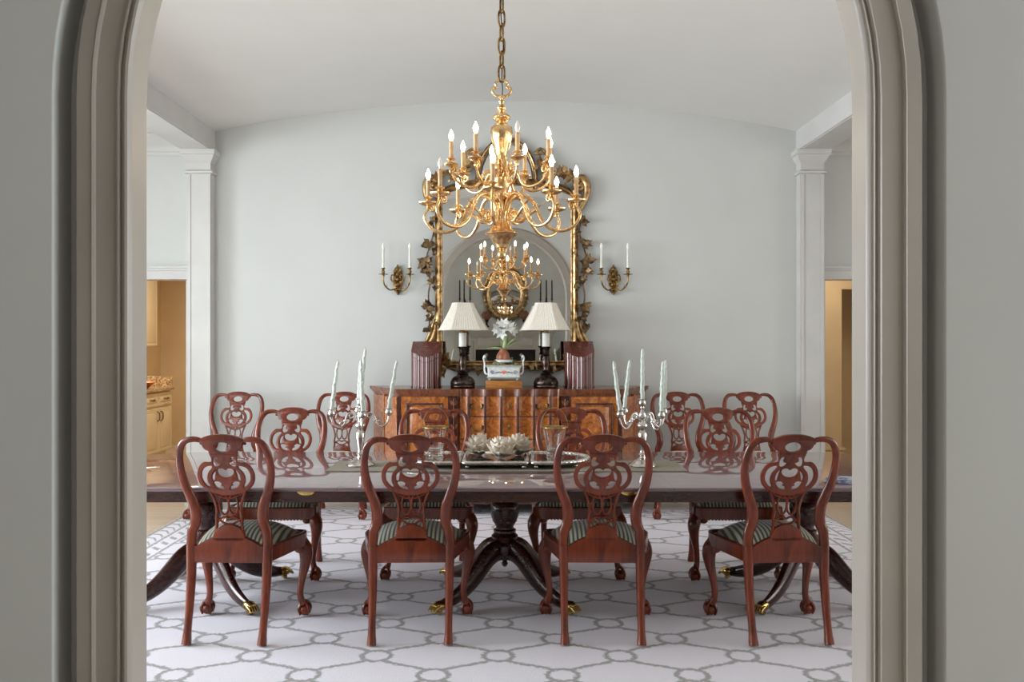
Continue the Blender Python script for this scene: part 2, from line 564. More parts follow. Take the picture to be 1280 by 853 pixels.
def thing(name, loc, label, cat, rz=0, group=None):
    o = bpy.data.objects.new(name, None)
    o.empty_display_size = .1
    COL.objects.link(o)
    o.location = loc
    o.rotation_euler = (0, 0, rz)
    return tag(o, label, cat, group)


def struct(mb, name, mat, label, cat, smooth=30):
    return tag(mb.build(name, mat, None, smooth), label, cat, None, 'structure')


KIDS = {}
def copy_tree(o, parent=None):
    c = o.copy()
    COL.objects.link(c)
    if parent is not None:
        c.parent = parent
    for ch in [q for q in ALLOBJ() if q.parent == o]:
        copy_tree(ch, c)
    return c


def ALLOBJ():
    return list(COL.objects)


def dup(root, loc, rz, label, group=None):
    c = copy_tree(root)
    c.location = loc
    c.rotation_euler = (0, 0, rz)
    c['label'] = label
    if group: c['group'] = group
    return c


def R(axis, deg):
    return Matrix.Rotation(math.radians(deg), 4, axis)


def T(x, y, z):
    return Matrix.Translation((x, y, z))
# ------------------------------------------------------------------ the room
DW = 7.85            # back wall
SX = 2.67            # the side openings
RC = (2.67 ** 2 + .275 ** 2) / (2 * .275)
def ceil_z(x): return 3.69 - (RC - math.sqrt(RC * RC - x * x))

AX, AR, ASP = -.017, .953, 2.12        # the arch: centre, inner radius, spring line
def arch_path(r=AR, n=40, z0=-.01):
    p = [((AX - r, 0, z0), (-1, 0, 0), (0, 1, 0)), ((AX - r, 0, ASP * .5), (-1, 0, 0), (0, 1, 0))]
    for i in range(n + 1):
        a = PI - PI * i / n
        p.append(((AX + r * math.cos(a), 0, ASP + r * math.sin(a)), (math.cos(a), 0, math.sin(a)), (0, 1, 0)))
    p += [((AX + r, 0, ASP * .5), (1, 0, 0), (0, 1, 0)), ((AX + r, 0, z0), (1, 0, 0), (0, 1, 0))]
    return p


def square_lathe(mb, x0, x1, y0, y1, prof):
    """stack of rectangles grown by an offset: prof = [(offset, z)]"""
    vs, fs = [], []
    for (o, z) in prof:
        vs += [(x0 - o, y0 - o, z), (x1 + o, y0 - o, z), (x1 + o, y1, z), (x0 - o, y1, z)]
    for i in range(len(prof) - 1):
        for k in range(4):
            k2 = (k + 1) % 4
            fs.append((i * 4 + k, i * 4 + k2, i * 4 + 4 + k2, i * 4 + 4 + k))
    fs += [(0, 1, 2, 3), tuple(len(prof) * 4 - 4 + k for k in range(4))]
    mb.add(vs, fs)


def wall_with_hole(x0, x1, z0, z1, y0, y1, hole):
    mb = MB()
    outer = [(x0, z0), (x1, z0), (x1, z1), (x0, z1)]
    mb.plate(outer, [hole], y1 - y0, .0005, M=T(0, (y0 + y1) / 2, 0))
    return mb


def window_frame(name, loc, rz, w, h, label):
    mb = MB()
    t = .07
    for (a, b, c, d) in ((-w / 2 - t, -w / 2, -t, h + t), (w / 2, w / 2 + t, -t, h + t), (-w / 2, w / 2, -t, 0), (-w / 2, w / 2, h, h + t)):
        mb.box(a, b, -.03, .03, c, d)
    for i in range(1, 4):
        x = -w / 2 + w * i / 4
        mb.box(x - .012, x + .012, -.012, .012, 0, h)
    for i in range(1, 5):
        z = h * i / 5
        mb.box(-w / 2, w / 2, -.012, .012, z - .012, z + .012)
    o = struct(mb, name, 'trim', label, 'window')
    o.location = loc
    o.rotation_euler = (0, 0, rz)
    return o


def build_room():
    # floors
    mb = MB(); mb.box(-6.2, 6.2, -7.4, 12.6, -.09, -.012)
    struct(mb, 'floor', 'planks', 'pale plank floor showing beyond the rug edge', 'floor')
    # arch wall between foyer and dining room
    def arch_wall(r):
        hole = [(AX + r * math.cos(PI - PI * i / 48), ASP + r * math.sin(PI - PI * i / 48)) for i in range(49)]
        return [(-6.2, -.02), (AX - r, -.02)] + hole + [(AX + r, -.02), (6.2, -.02), (6.2, 4.7), (-6.2, 4.7)], hole
    outer, hole = arch_wall(AR + .199)  # hole cut wider than the casing so the added groove shades a dark band
    mb = MB(); mb.plate(outer, [], .10, .008, M=T(0, 2.255, 0), res=2)
    outer, hole = arch_wall(AR + .130)
    mb.plate(outer, [], .012, .0005, M=T(0, 2.304, 0))
    struct(mb, 'wall_front', 'wall', 'grey green foyer wall around the arched opening', 'wall')
    # arch casing and jamb
    y0 = 2.205
    prof = [(0, 2.306), (0, y0 + .012), (.004, y0 + .004), (.008, y0), (.014, y0 - .002), (.020, y0 + .002), (.022, y0 + .009), (.027, y0 + .009),
            (.028, y0 + .003), (.033, y0 + .001), (.038, y0 + .003), (.040, y0 + .008), (.066, y0 + .009), (.092, y0 + .008), (.094, y0 + .001),
            (.099, y0 - .002), (.103, y0 + .001), (.139, y0 + .001), (.150, y0 + .02), (.150, 2.306), (.146, 2.318), (.118, 2.330), (.06, 2.326), (.02, 2.330)]
    mb = MB(); mb.sweep(arch_path(), prof)
    struct(mb, 'trim_1', 'shaded_foyer_trim', 'stepped moulded casing of the arched opening', 'trim', 25)
    # back wall of the dining room (curved top) and the gallery walls either side with their openings
    n = 40
    top = [(SX + .3 - (2 * SX + .6) * i / n, 4.2) for i in range(n + 1)]
    mb = MB()
    mb.box(-2.94, 2.94, DW, DW + .15, -.02, 4.2)
    struct(mb, 'wall_back', 'wall', 'pale grey green end wall behind the sideboard', 'wall')
    for s, nm, lab in ((-1, 'wall_left', 'pale wall above the pantry opening at left'), (1, 'wall_right', 'grey green wall above the passage opening at right')):
        mb = MB()
        for (a, b, z0, z1) in ((2.94, 4.45, 2.06, 4.2), (4.45, 6.2, -.02, 4.2)):
            x0, x1 = sorted((s * a, s * b))
            mb.box(x0, x1, DW, DW + .15, z0, z1)
        struct(mb, nm, 'wall', lab, 'wall')
    for s, k, lab in ((-1, 2, 'white header moulding over the pantry opening'), (1, 3, 'cream header moulding over the passage opening')):
        x0, x1 = sorted((s * 2.9, s * 4.6))
        mb = MB()
        mb.box(x0, x1, DW - .02, DW + .16, 2.055, 2.13)
        mb.box(x0, x1, DW - .035, DW, 2.13, 2.15)
        mb.box(x0, x1, DW - .05, DW, 2.15, 2.17)
        mb.box(x0, x1, DW - .03, DW + .16, 2.05, 2.066)
        x0, x1 = sorted((s * 4.43, s * 4.57))
        mb.box(x0, x1, DW - .02, DW + .16, 0, 2.055)
        struct(mb, 'trim_%d' % k, 'trim', lab, 'trim')
    # barrel ceiling of the dining room
    vs, fs = [], []
    for layer in (0, .08):
        for y in (2.28, DW + .05):
            for i in range(n + 1):
                x = -2.75 + 5.5 * i / n
                vs.append((x, y, ceil_z(x) + layer))
    m = n + 1
    for i in range(n):
        fs.append((i, i + 1, m + i + 1, m + i)); fs.append((2 * m + i, 3 * m + i, 3 * m + i + 1, 2 * m + i + 1))
        fs.append((i, 2 * m + i, 2 * m + i + 1, i + 1)); fs.append((m + i, m + i + 1, 3 * m + i + 1, 3 * m + i))
    fs += [(0, m, 3 * m, 2 * m), (n, 2 * m + n, 3 * m + n, m + n)]
    mb = MB(); mb.add(vs, fs)
    struct(mb, 'ceiling', 'ceiling', 'shallow barrel vaulted ceiling over the dining table', 'ceiling')
    # beams, pilasters, gallery ceilings, crowns
    for s, side, kb, kp, kc in ((-1, 'left', 4, 6, 8), (1, 'right', 5, 7, 9)):
        xa, xb = sorted((s * SX, s * (SX + .26)))
        mb = MB()
        mb.box(xa, xb, 2.25, DW, 3.235, 3.56)
        e = .014
        x0, x1 = (xa, xb + e) if s < 0 else (xa - e, xb)
        mb.box(x0, x1, 2.25, DW, 3.222, 3.245)
        mb.box(xa, xb, 2.25, DW, 3.215, 3.23)
        struct(mb, 'trim_%d' % kb, 'trim', 'cream beam along the %s side of the vault' % side, 'beam')
        mb = MB()
        xp, xq = sorted((s * (SX + .005), s * (SX + .215)))
        square_lathe(mb, xp, xq, 7.735, DW, [(0.02, -.012), (.02, .15), (.008, .17), (0, .18), (0, 3.0), (.022, 3.005), (.024, 3.02), (.012, 3.03), (0, 3.04),
                                            (0, 3.10), (.01, 3.115), (.022, 3.13), (.034, 3.155), (.04, 3.17), (.05, 3.172), (.052, 3.215), (.03, 3.217)])
        # raised panel edges on the shaft
        for (a, b) in ((xp + .0, xp + .03), (xq - .03, xq)):
            mb.box(a, b, 7.729, 7.74, .2, 2.99)
        struct(mb, 'trim_%d' % kp, 'trim', '%s pilaster with moulded capital against the end wall' % ('white' if s < 0 else 'cream'), 'pilaster')
        g0, g1 = sorted((s * (SX + .2), s * 6.2))
        mb = MB(); mb.box(g0, g1, 2.25, DW + .1, 3.42, 3.56)
        struct(mb, 'ceiling_' + side, 'ceiling', 'flat ceiling of the %s gallery beyond the beam' % side, 'ceiling')
        mb = MB()
        prof = [(0, 3.19), (.012, 3.19), (.016, 3.215), (.03, 3.225), (.034, 3.26), (.06, 3.30), (.09, 3.33), (.1, 3.345), (.1, 3.37), (.115, 3.375), (.115, 3.42), (0, 3.42)]
        g0, g1 = sorted((s * (SX + .27), s * 6.1))
        path = [((x, DW, 0), (0, -1, 0), (0, 0, 1)) for x in (g0, g1)]
        mb.sweep(path, prof)
        struct(mb, 'trim_%d' % kc, 'trim', 'crown moulding of the %s gallery end wall' % side, 'crown moulding')
        # outer gallery wall with its window
        g0, g1 = sorted((s * 6.05, s * 6.2))
        mb = MB(); mb.box(g0, g1, 2.2, DW + .1, -.02, 3.5)
        struct(mb, 'wall_outer_' + side, 'wall', 'outer wall of the %s gallery' % side, 'wall')
        window_frame('window_%d' % (1 if s < 0 else 2), (s * 6.02, 4.7, .7), PI / 2, 2.6, 2.3, 'tall paned window in the %s gallery' % side)
        window_frame('window_%d' % (5 if s < 0 else 6), (s * 4.4, 2.345, .7), 0, 2.8, 2.3, 'wide paned window round the soft front light of the %s gallery' % side)  # the right-hand front window is added round a fill light
    # baseboard
    mb = MB(); mb.box(-2.45, 2.45, DW - .018, DW, -.012, .15); mb.box(-2.45, 2.45, DW - .012, DW, .15, .17)
    struct(mb, 'baseboard_back', 'trim', 'white baseboard of the end wall', 'baseboard')
    # ---- butler's pantry behind the left opening
    mb = MB()
    mb.box(-5.1, -4.97, DW + .15, 12.4, -.02, 3.0)
    mb.box(-5.1, -2.6, 12.3, 12.4, -.02, 3.0)
    mb.box(-2.8, -2.6, DW + .15, 12.4, -.02, 3.0)
    struct(mb, 'wall_pantry', 'tan_wall', 'warm tan pantry walls seen through the left opening', 'wall')
    mb = MB(); mb.box(-5.1, -2.6, DW + .1, 12.4, 2.7, 2.8)
    struct(mb, 'ceiling_pantry', 'ceiling', 'pantry ceiling', 'ceiling')
    mb = MB(); mb.box(-4.3, -2.8, 12.28, 12.3, -.012, .15); mb.box(-4.3, -2.8, 12.285, 12.3, .15, .18)
    struct(mb, 'baseboard_pantry', 'trim', 'baseboard at the back of the pantry', 'baseboard')
    # ---- passage behind the right opening
    mb = MB()
    mb.box(2.6, 2.8, DW + .15, 11, -.02, 3.0)
    mb.box(2.6, 3.86, 9.8, 9.95, -.02, 3.0)
    mb.box(3.76, 3.86, 9.95, 10.8, -.02, 3.0)
    mb.box(3.76, 5.2, 10.7, 10.8, -.02, 3.0)
    mb.box(5.1, 5.2, DW + .15, 10.8, -.02, 3.0)
    mb.box(3.86, 5.1, 9.8, 9.95, 2.08, 3.0)
    struct(mb, 'wall_passage', 'tan_wall', 'warm tan passage walls seen through the right opening', 'wall')
    mb = MB(); mb.box(2.6, 5.2, DW + .1, 10.9, 2.7, 2.8)
    struct(mb, 'ceiling_passage', 'ceiling', 'passage ceiling', 'ceiling')
    mb = MB(); mb.box(2.8, 3.88, 9.775, 9.8, -.012, .22); mb.box(2.8, 3.89, 9.765, 9.8, .235, .26); mb.box(3.86, 5.1, 10.68, 10.7, -.012, .24)
    struct(mb, 'baseboard_passage', 'tan_wall', 'tall baseboard of the passage at right', 'baseboard')
    # ---- foyer behind the camera
    mb = MB()
    mb.box(-6.2, 6.2, -7.4, -7.25, -.02, 4.7)
    struct(mb, 'wall_fireplace', 'foyer_wall', 'foyer wall with the fireplace, seen in the gilt mirror', 'wall')
    mb = MB(); mb.box(-6.3, -6.2, -7.4, 2.3, -.02, 4.7)
    struct(mb, 'wall_foyer_left', 'wall', 'left wall of the foyer', 'wall')
    mb = MB(); mb.box(6.2, 6.3, -7.4, 2.3, -.02, 4.7)
    struct(mb, 'wall_foyer_right', 'wall', 'right wall of the foyer', 'wall')
    mb = MB(); mb.box(-6.3, 6.3, -7.4, 2.31, 4.6, 4.7)
    struct(mb, 'ceiling_foyer', 'ceiling', 'high foyer ceiling', 'ceiling')
    window_frame('window_3', (-6.17, -4.6, .9), PI / 2, 3.2, 2.6, 'added paned window round the fill light at the left of the foyer')  # frame added round the fill light of the mirrored room
    window_frame('window_4', (6.17, .2, .9), PI / 2, 3.2, 2.6, 'tall paned window at the right of the foyer')


def area(name, loc, rot, sx, sy, watts, col, spread=180):
    l = bpy.data.lights.new(name, 'AREA')
    l.shape = 'RECTANGLE'
    l.size, l.size_y = sx, sy
    l.energy = watts
    l.color = col
    l.spread = math.radians(spread)
    o = bpy.data.objects.new(name, l)
    COL.objects.link(o)
    o.location = loc
    o.rotation_euler = rot
    return o


def build_lights():
    day = (.87, .94, 1.0)
    dim = (.98, .97, .95)
    area('daylight_left_gallery', (-6.0, 4.7, 1.85), (0, -PI / 2, 0), 2.3, 2.6, 172, day, 100)
    area('daylight_right_gallery', (6.0, 4.7, 1.85), (0, PI / 2, 0), 2.3, 2.6, 36, dim, 100)
    area('daylight_left_front', (-4.4, 2.36, 1.85), (PI / 2, 0, PI), 2.8, 2.3, 162, day)
    area('fill_right_front', (4.4, 2.36, 1.85), (PI / 2, 0, PI), 2.8, 2.3, 50, dim)  # added soft fill at the front, to even out the end wall
    area('fill_foyer_left', (-6.14, -4.6, 2.2), (0, -PI / 2, 0), 2.6, 3.2, 85, dim, 95)  # added to brighten the mirrored room; no such window is known
    area('daylight_foyer_right', (6.14, .2, 2.2), (0, PI / 2, 0), 2.6, 3.2, 205, day)
    warm = (1.0, .89, .73)
    area('pantry_ceiling_lamp', (-3.6, 10.2, 2.68), (0, 0, 0), .5, .5, 34, warm)
    area('under_cabinet_lamp', (-4.75, 10.4, 1.36), (0, 0, 0), .2, 1.6, 7, warm)
    area('passage_ceiling_lamp', (3.5, 9.0, 2.68), (0, 0, 0), .4, .4, 15, warm)
    w = bpy.data.worlds.new('World')
    bpy.context.scene.world = w
    w.use_nodes = True
    w.node_tree.nodes['Background'].inputs[0].default_value = (.8, .88, 1, 1)
    w.node_tree.nodes['Background'].inputs[1].default_value = .6


def build_camera():
    c = bpy.data.cameras.new('Camera')
    o = bpy.data.objects.new('Camera', c)
    COL.objects.link(o)
    c.sensor_width = 36
    c.lens = 36 * F / 1280
    c.shift_x = (640 - CX) / 1280
    c.shift_y = -(426.5 - CY) / 1280
    c.clip_start = .05
    o.location = (0, 0, CH)
    o.rotation_euler = (PI / 2, 0, 0)
    sc = bpy.context.scene
    sc.camera = o
    vs = sc.view_settings
    vs.view_transform = 'Standard'
    vs.look = 'None'
    vs.gamma = 1
    vs.use_curve_mapping = False
    vs.exposure = 0.0
    cy = sc.cycles
    cy.use_denoising = True
    cy.max_bounces = 10
    cy.diffuse_bounces = 5
    cy.glossy_bounces = 6
    cy.transmission_bounces = 8
    cy.caustics_reflective = False
    cy.caustics_refractive = False
    cy.sample_clamp_indirect = 4
    cy.blur_glossy = .5
# ------------------------------------------------------------------ chairs
LEAN = [(0, -.08), (.05, -.062), (.15, -.036), (.3, -.008), (.45, 0), (.6, 0), (.72, -.018), (.85, -.052), (1.03, -.115)]
def lean(v): return interp(LEAN, v)
def bend(p): return Vector((p.x, p.y + lean(p.z), p.z))


def c7(xc, yc):
    return ((xc - 398 - 44 * (yc - 65) / 675) / 1385, 1.03 - (yc - 65) * .000733)


def smooth2(pts, n=4, closed=False):
    return [(p.x, p.y) for p in catmull([(a, b, 0) for a, b in pts], n, closed)]


def half(pts, n=4):
    """left half outline (top centre to bottom centre), mirrored and closed"""
    L = smooth2([c7(*p) for p in pts], n)
    L[0] = (0, L[0][1]); L[-1] = (0, L[-1][1])
    return L + [(-a, b) for a, b in L[-2:0:-1]]


def hole_pair(pts, n=3):
    L = smooth2([c7(*p) for p in pts], n, True)
    return [L, [(-a, b) for a, b in L[::-1]]]


def make_chair(label):
    t = thing('dining_chair', (0, 0, 0), label, 'chair')
    # crest rail
    mb = MB()
    crest = half([(398, 63), (340, 67), (295, 78), (262, 93), (253, 108), (262, 130), (270, 152), (286, 170), (308, 181), (316, 200), (398, 204)], 4)
    oc = c7(398, 152)
    oval = [(.040 * math.cos(2 * PI * k / 20), oc[1] + .0235 * math.sin(2 * PI * k / 20)) for k in range(20)]
    mb.plate(crest, [oval], .03, .008, warp=bend)
    for s in (-1, 1):          # carved leaf relief on the front of the crest
        for k in range(4):
            u = s * (.045 + .02 * k)
            v = 1.012 - .004 * k * k * .5
            mb.ell((u, lean(v) + .014, v - .012), (.011, .006, .007), 8, 5)
    mb.build('crest_rail', 'mahogany', t, 35)
    # pierced splat
    mb = MB()
    out = half([(398, 196), (316, 198), (320, 225), (322, 250), (300, 257), (268, 257), (240, 282), (222, 325), (221, 366), (236, 408), (266, 440),
                (296, 458), (322, 470), (365, 484), (424, 490)], 4)
    holes = []
    holes += hole_pair([(322, 284), (292, 286), (264, 303), (250, 338), (254, 378), (276, 411), (298, 428), (304, 420), (291, 395), (288, 360), (298, 325), (318, 302)])
    holes += hole_pair([(345, 222), (333, 237), (331, 262), (338, 284), (362, 286), (383, 266), (370, 261), (357, 250), (363, 226)], 2)
    holes += hole_pair([(350, 306), (330, 328), (321, 352), (322, 378), (330, 387), (339, 374), (341, 350), (346, 326)], 2)
    holes += hole_pair([(330, 398), (347, 391), (367, 393), (385, 409), (376, 419), (396, 427), (402, 446), (372, 441), (347, 427), (336, 411)], 2)
    hl = smooth2([c7(*p) for p in [(414, 314), (392, 301), (364, 306), (358, 325), (371, 345), (392, 357), (417, 362)]], 3)
    hl[0] = (0, hl[0][1]); hl[-1] = (0, hl[-1][1])
    holes.append(hl + [(-a, b) for a, b in hl[-2:0:-1]])
    mb.plate(out, holes, .018, .004, warp=bend)
    # scrolled ridge round the inner ring
    cc = c7(411, 380)
    rid = [bend(Vector((.0775 * math.cos(a), .009, cc[1] + .0655 * math.sin(a)))) for a in [2 * PI * k / 28 for k in range(28)]]
    mb.tube(rid, .0035, 6, closed=True)
    # interlaced waist
    def rib(pts, w=.0062):
        P3 = [bend(Vector((a, 0, b))) for a, b in smooth2(pts, 5)]
        mb.tube(P3, w, 8, up=(0, 1, 0), flat=(1, 1.25))
        mb.tube([Vector((-p.x, p.y, p.z)) for p in P3], w, 8, up=(0, 1, 0), flat=(1, 1.25))
    rib([c7(*p) for p in [(300, 458), (326, 508), (343, 555), (350, 600), (346, 645), (352, 690), (346, 745)]], .0075)
    zc, ry = .672, .05
    ov = [(.0235 + .0235 * math.cos(2 * PI * k / 18), zc + ry * math.sin(2 * PI * k / 18)) for k in range(19)]
    rib(ov, .0055)
    rib([c7(*p) for p in [(312, 470), (350, 488), (390, 505), (424, 507)]], .0055)
    rib([c7(*p) for p in [(350, 690), (372, 655), (404, 640), (436, 652)]], .0055)
    rib([c7(*p) for p in [(344, 640), (372, 662), (408, 684), (440, 690)]], .0055)
    mb.build('splat', 'mahogany', t, 40)
    # stiles
    cl = [(262, 110), (235, 102), (200, 100), (155, 110), (122, 145), (106, 200), (102, 260), (108, 330), (128, 410), (160, 490), (190, 560), (203, 630), (200, 690), (184, 735), (183, 790), (183, 845)]
    wd = [.022, .024, .027, .030, .033, .034, .035, .038, .042, .046, .050, .052, .051, .048, .047, .047]
    P2 = [c7(*p) for p in cl]
    W = [w / 2 for w in wd]
    pts = catmull([(a, b, w) for (a, b), w in zip(P2, W)], 4)
    for s in (1, -1):
        mb = MB()
        mb.tube([bend(Vector((s * p.x, 0, p.y))) for p in pts], [p.z * 1.08 for p in pts], 10, up=(0, 1, 0), flat=(1, .62))
        mb.build('stile', 'mahogany', t, 50)
    # shoe and rear rail
    mb = MB()
    mb.plate(half([(440, 688), (402, 694), (364, 712), (342, 742), (340, 800), (445, 800)], 3), [], .03, .004, warp=bend)
    mb.build('shoe', 'mahogany', t, 35)
    mb = MB()
    rr = [(-.185, .385), (.185, .385), (.185, .468), (.165, .466), (.12, .492), (.08, .51), (-.08, .51), (-.12, .492), (-.165, .466), (-.185, .468)]
    mb.plate(rr, [], .034, .003, M=T(0, .002, 0))
    # side and front rails
    def rail(pts, z0=.385, z1=.458, w=.024):
        P3 = catmull([(a, b, (z0 + z1) / 2) for a, b in pts], 5)
        vs, fs = [], []
        n = len(P3)
        for i, p in enumerate(P3):
            tt = (P3[min(i + 1, n - 1)] - P3[max(i - 1, 0)]).normalized()
            nn = Vector((-tt.y, tt.x, 0))
            for (o, z) in ((-w / 2, z0), (w / 2, z0), (w / 2, z1 - .006), (w / 2 - .006, z1), (-w / 2 + .006, z1), (-w / 2, z1 - .006)):
                vs.append(p + nn * o + Vector((0, 0, z - (z0 + z1) / 2)))
        for i in range(n - 1):
            for k in range(6):
                fs.append((i * 6 + k, i * 6 + (k + 1) % 6, i * 6 + 6 + (k + 1) % 6, i * 6 + 6 + k))
        fs += [tuple(range(6)), tuple((n - 1) * 6 + k for k in range(6))]
        mb.add(vs, fs)
    for s in (-1, 1):
        rail([(s * .186, .0), (s * .215, .12), (s * .245, .25), (s * .268, .36), (s * .262, .405)])
    rail([(-.262, .405), (-.2, .418), (0, .428), (.2, .418), (.262, .405)])
    # carved apron edge on the front rail
    for k in range(25):
        mb.ell((-.24 + .02 * k, .425 - .0002 * abs(k - 12) ** 2 * .6, .384), (.009, .012, .009), 8, 5)
    mb.build('seat_frame', 'mahogany', t, 40)
    # cushion
    mb = MB()
    nu, nv = 18, 14
    vs, fs = [], []
    for layer in (1, 0):
        for j in range(nv + 1):
            q = -1 + 2 * j / nv
            for i in range(nu + 1):
                p = -1 + 2 * i / nu
                y = .2 + .195 * q
                hw = .178 + .074 * (q + 1) / 2
                yy = y + .015 * (1 - p * p) * max(0, q)
                h = .448 + (.09 * (1 - abs(p) ** 3.2) ** .7 * (1 - abs(q) ** 3.2) ** .7 if layer else -.02)
                vs.append((p * hw, yy, h))
    m = (nu + 1) * (nv + 1)
    for j in range(nv):
        for i in range(nu):
            a = j * (nu + 1) + i
            fs.append((a, a + 1, a + nu + 2, a + nu + 1)); fs.append((m + a, m + a + nu + 1, m + a + nu + 2, m + a + 1))
    ringi = [i for i in range(nu + 1)] + [j * (nu + 1) + nu for j in range(1, nv + 1)] + [nv * (nu + 1) + i for i in range(nu - 1, -1, -1)] + [j * (nu + 1) for j in range(nv - 1, 0, -1)]
    for k in range(len(ringi)):
        a, b = ringi[k], ringi[(k + 1) % len(ringi)]
        fs.append((a, m + a, m + b, b))
    mb.add(vs, fs)
    mb.build('seat_cushion', 'stripe', t, 60, 'green and cream striped silk seat')
    # legs
    for s in (-1, 1):
        mb = MB()
        zz = [.47, .40, .33, .26, .19, .13, .08, .045, .02, 0]
        ww = [.024, .0235, .022, .0205, .019, .018, .018, .0195, .022, .0225]
        mb.tube([(s * (.190 - .004 * (1 - z / .47)), lean(z) + (.004 if z < .03 else 0), z) for z in zz], ww, 8, up=(0, 1, 0), flat=(1.05, 1.1))
        for q in mb.v:
            q.z = max(q.z, 0)
        mb.build('leg', 'mahogany', t, 50)
    for s in (-1, 1):
        mb = MB()
        ctl = [(-.012, .445, .030), (-.004, .40, .037), (.012, .365, .040), (.020, .33, .037), (.016, .28, .029), (.004, .22, .0215), (-.006, .16, .0175),
               (-.008, .115, .0165), (-.002, .085, .0185), (.006, .066, .022)]
        c = catmull([(a, z, r) for a, z, r in ctl], 3)
        mb.tube([(s * (.254 + p.x * .9), .384 + p.x * .8, p.y) for p in c], [p.z for p in c], 12)
        for k in (-1, 1):      # knee brackets
            mb.ell((s * .254 - s * (.045 if k < 0 else 0), .384 - (.045 if k > 0 else 0), .372), (.03, .03, .024), 8, 6)
        leg = mb.build('leg', 'mahogany', t, 60)
        mb = MB()
        bx, by = s * .266, .395
        mb.ell((bx, by, .031), (.034, .034, .031), 14, 9)
        for k in range(4):
            a = math.atan2(1, s) + (k - 1) * PI / 2 - PI / 4 + PI / 4
            d = Vector((math.cos(a), math.sin(a), 0))
            P3 = [Vector((bx - s * .006, by - .006, .078)) + d * .012, Vector((bx, by, .062)) + d * .026, Vector((bx, by, .036)) + d * .037, Vector((bx, by, .006)) + d * .028]
            mb.tube(catmull(P3, 3), [.009, .0088, .0085, .008, .008, .0075, .007, .0065, .006, .005][:len(catmull(P3, 3))], 6)
        for q in mb.v:
            q.z = max(q.z, 0)
        mb.build('claw_foot', 'mahogany', leg, 60)
    return t


def build_chairs():
    near = 'dining chairs along the near side of the table'
    far = 'dining chairs along the far side of the table'
    wall = 'spare dining chairs against the end wall'
    c0 = make_chair('')
    c0['group'] = near
    # (x, y, rotation, label, group)
    spots = [
        (-1.365, 4.22, -.04, 'carved mahogany dining chair, leftmost of the four with their backs to us', near),
        (-.466, 4.22, .02, 'carved mahogany dining chair, second from left of four with backs to us', near),
        (.476, 4.22, -.02, 'carved mahogany dining chair, second from right of four with backs to us', near),
        (1.386, 4.22, .04, 'carved mahogany dining chair, rightmost of the four with their backs to us', near),
        (-1.438, 5.662, PI, 'mahogany chair facing us across the table, reflected left of the runner', far),
        (-.478, 5.677, PI, 'mahogany chair facing us behind the left glass bucket', far),
        (.443, 5.677, PI, 'mahogany chair facing us behind the right glass bucket', far),
        (1.432, 5.662, PI, 'mahogany chair facing us across the table, reflected right of the runner', far),
        (-2.372, 7.47, PI, 'mahogany chair against the end wall beside the left pilaster', wall),
        (-1.435, 7.47, PI - .04, 'mahogany chair against the end wall, just left of the sideboard', wall),
        (1.52, 7.47, PI, 'mahogany chair against the end wall, just right of the sideboard', wall),
        (2.155, 7.47, PI, 'mahogany chair against the end wall near the right pilaster', wall),
    ]
    for i, (x, y, rz, lab, g) in enumerate(spots):
        if i == 0:
            c0.location = (x, y, .003); c0.rotation_euler = (0, 0, rz); c0['label'] = lab
        else:
            dup(c0, (x, y, .003), rz, lab, g)


# ------------------------------------------------------------------ table
TZ = .75
def rrect(hx, hy, r, n=10):
    out = []
    for (cx, cy, a0) in ((hx - r, hy - r, 0), (-hx + r, hy - r, 90), (-hx + r, -hy + r, 180), (hx - r, -hy + r, 270)):
        for i in range(n + 1):
            a = math.radians(a0 + 90 * i / n)
            out.append((cx + r * math.cos(a), cy + r * math.sin(a)))
    return out


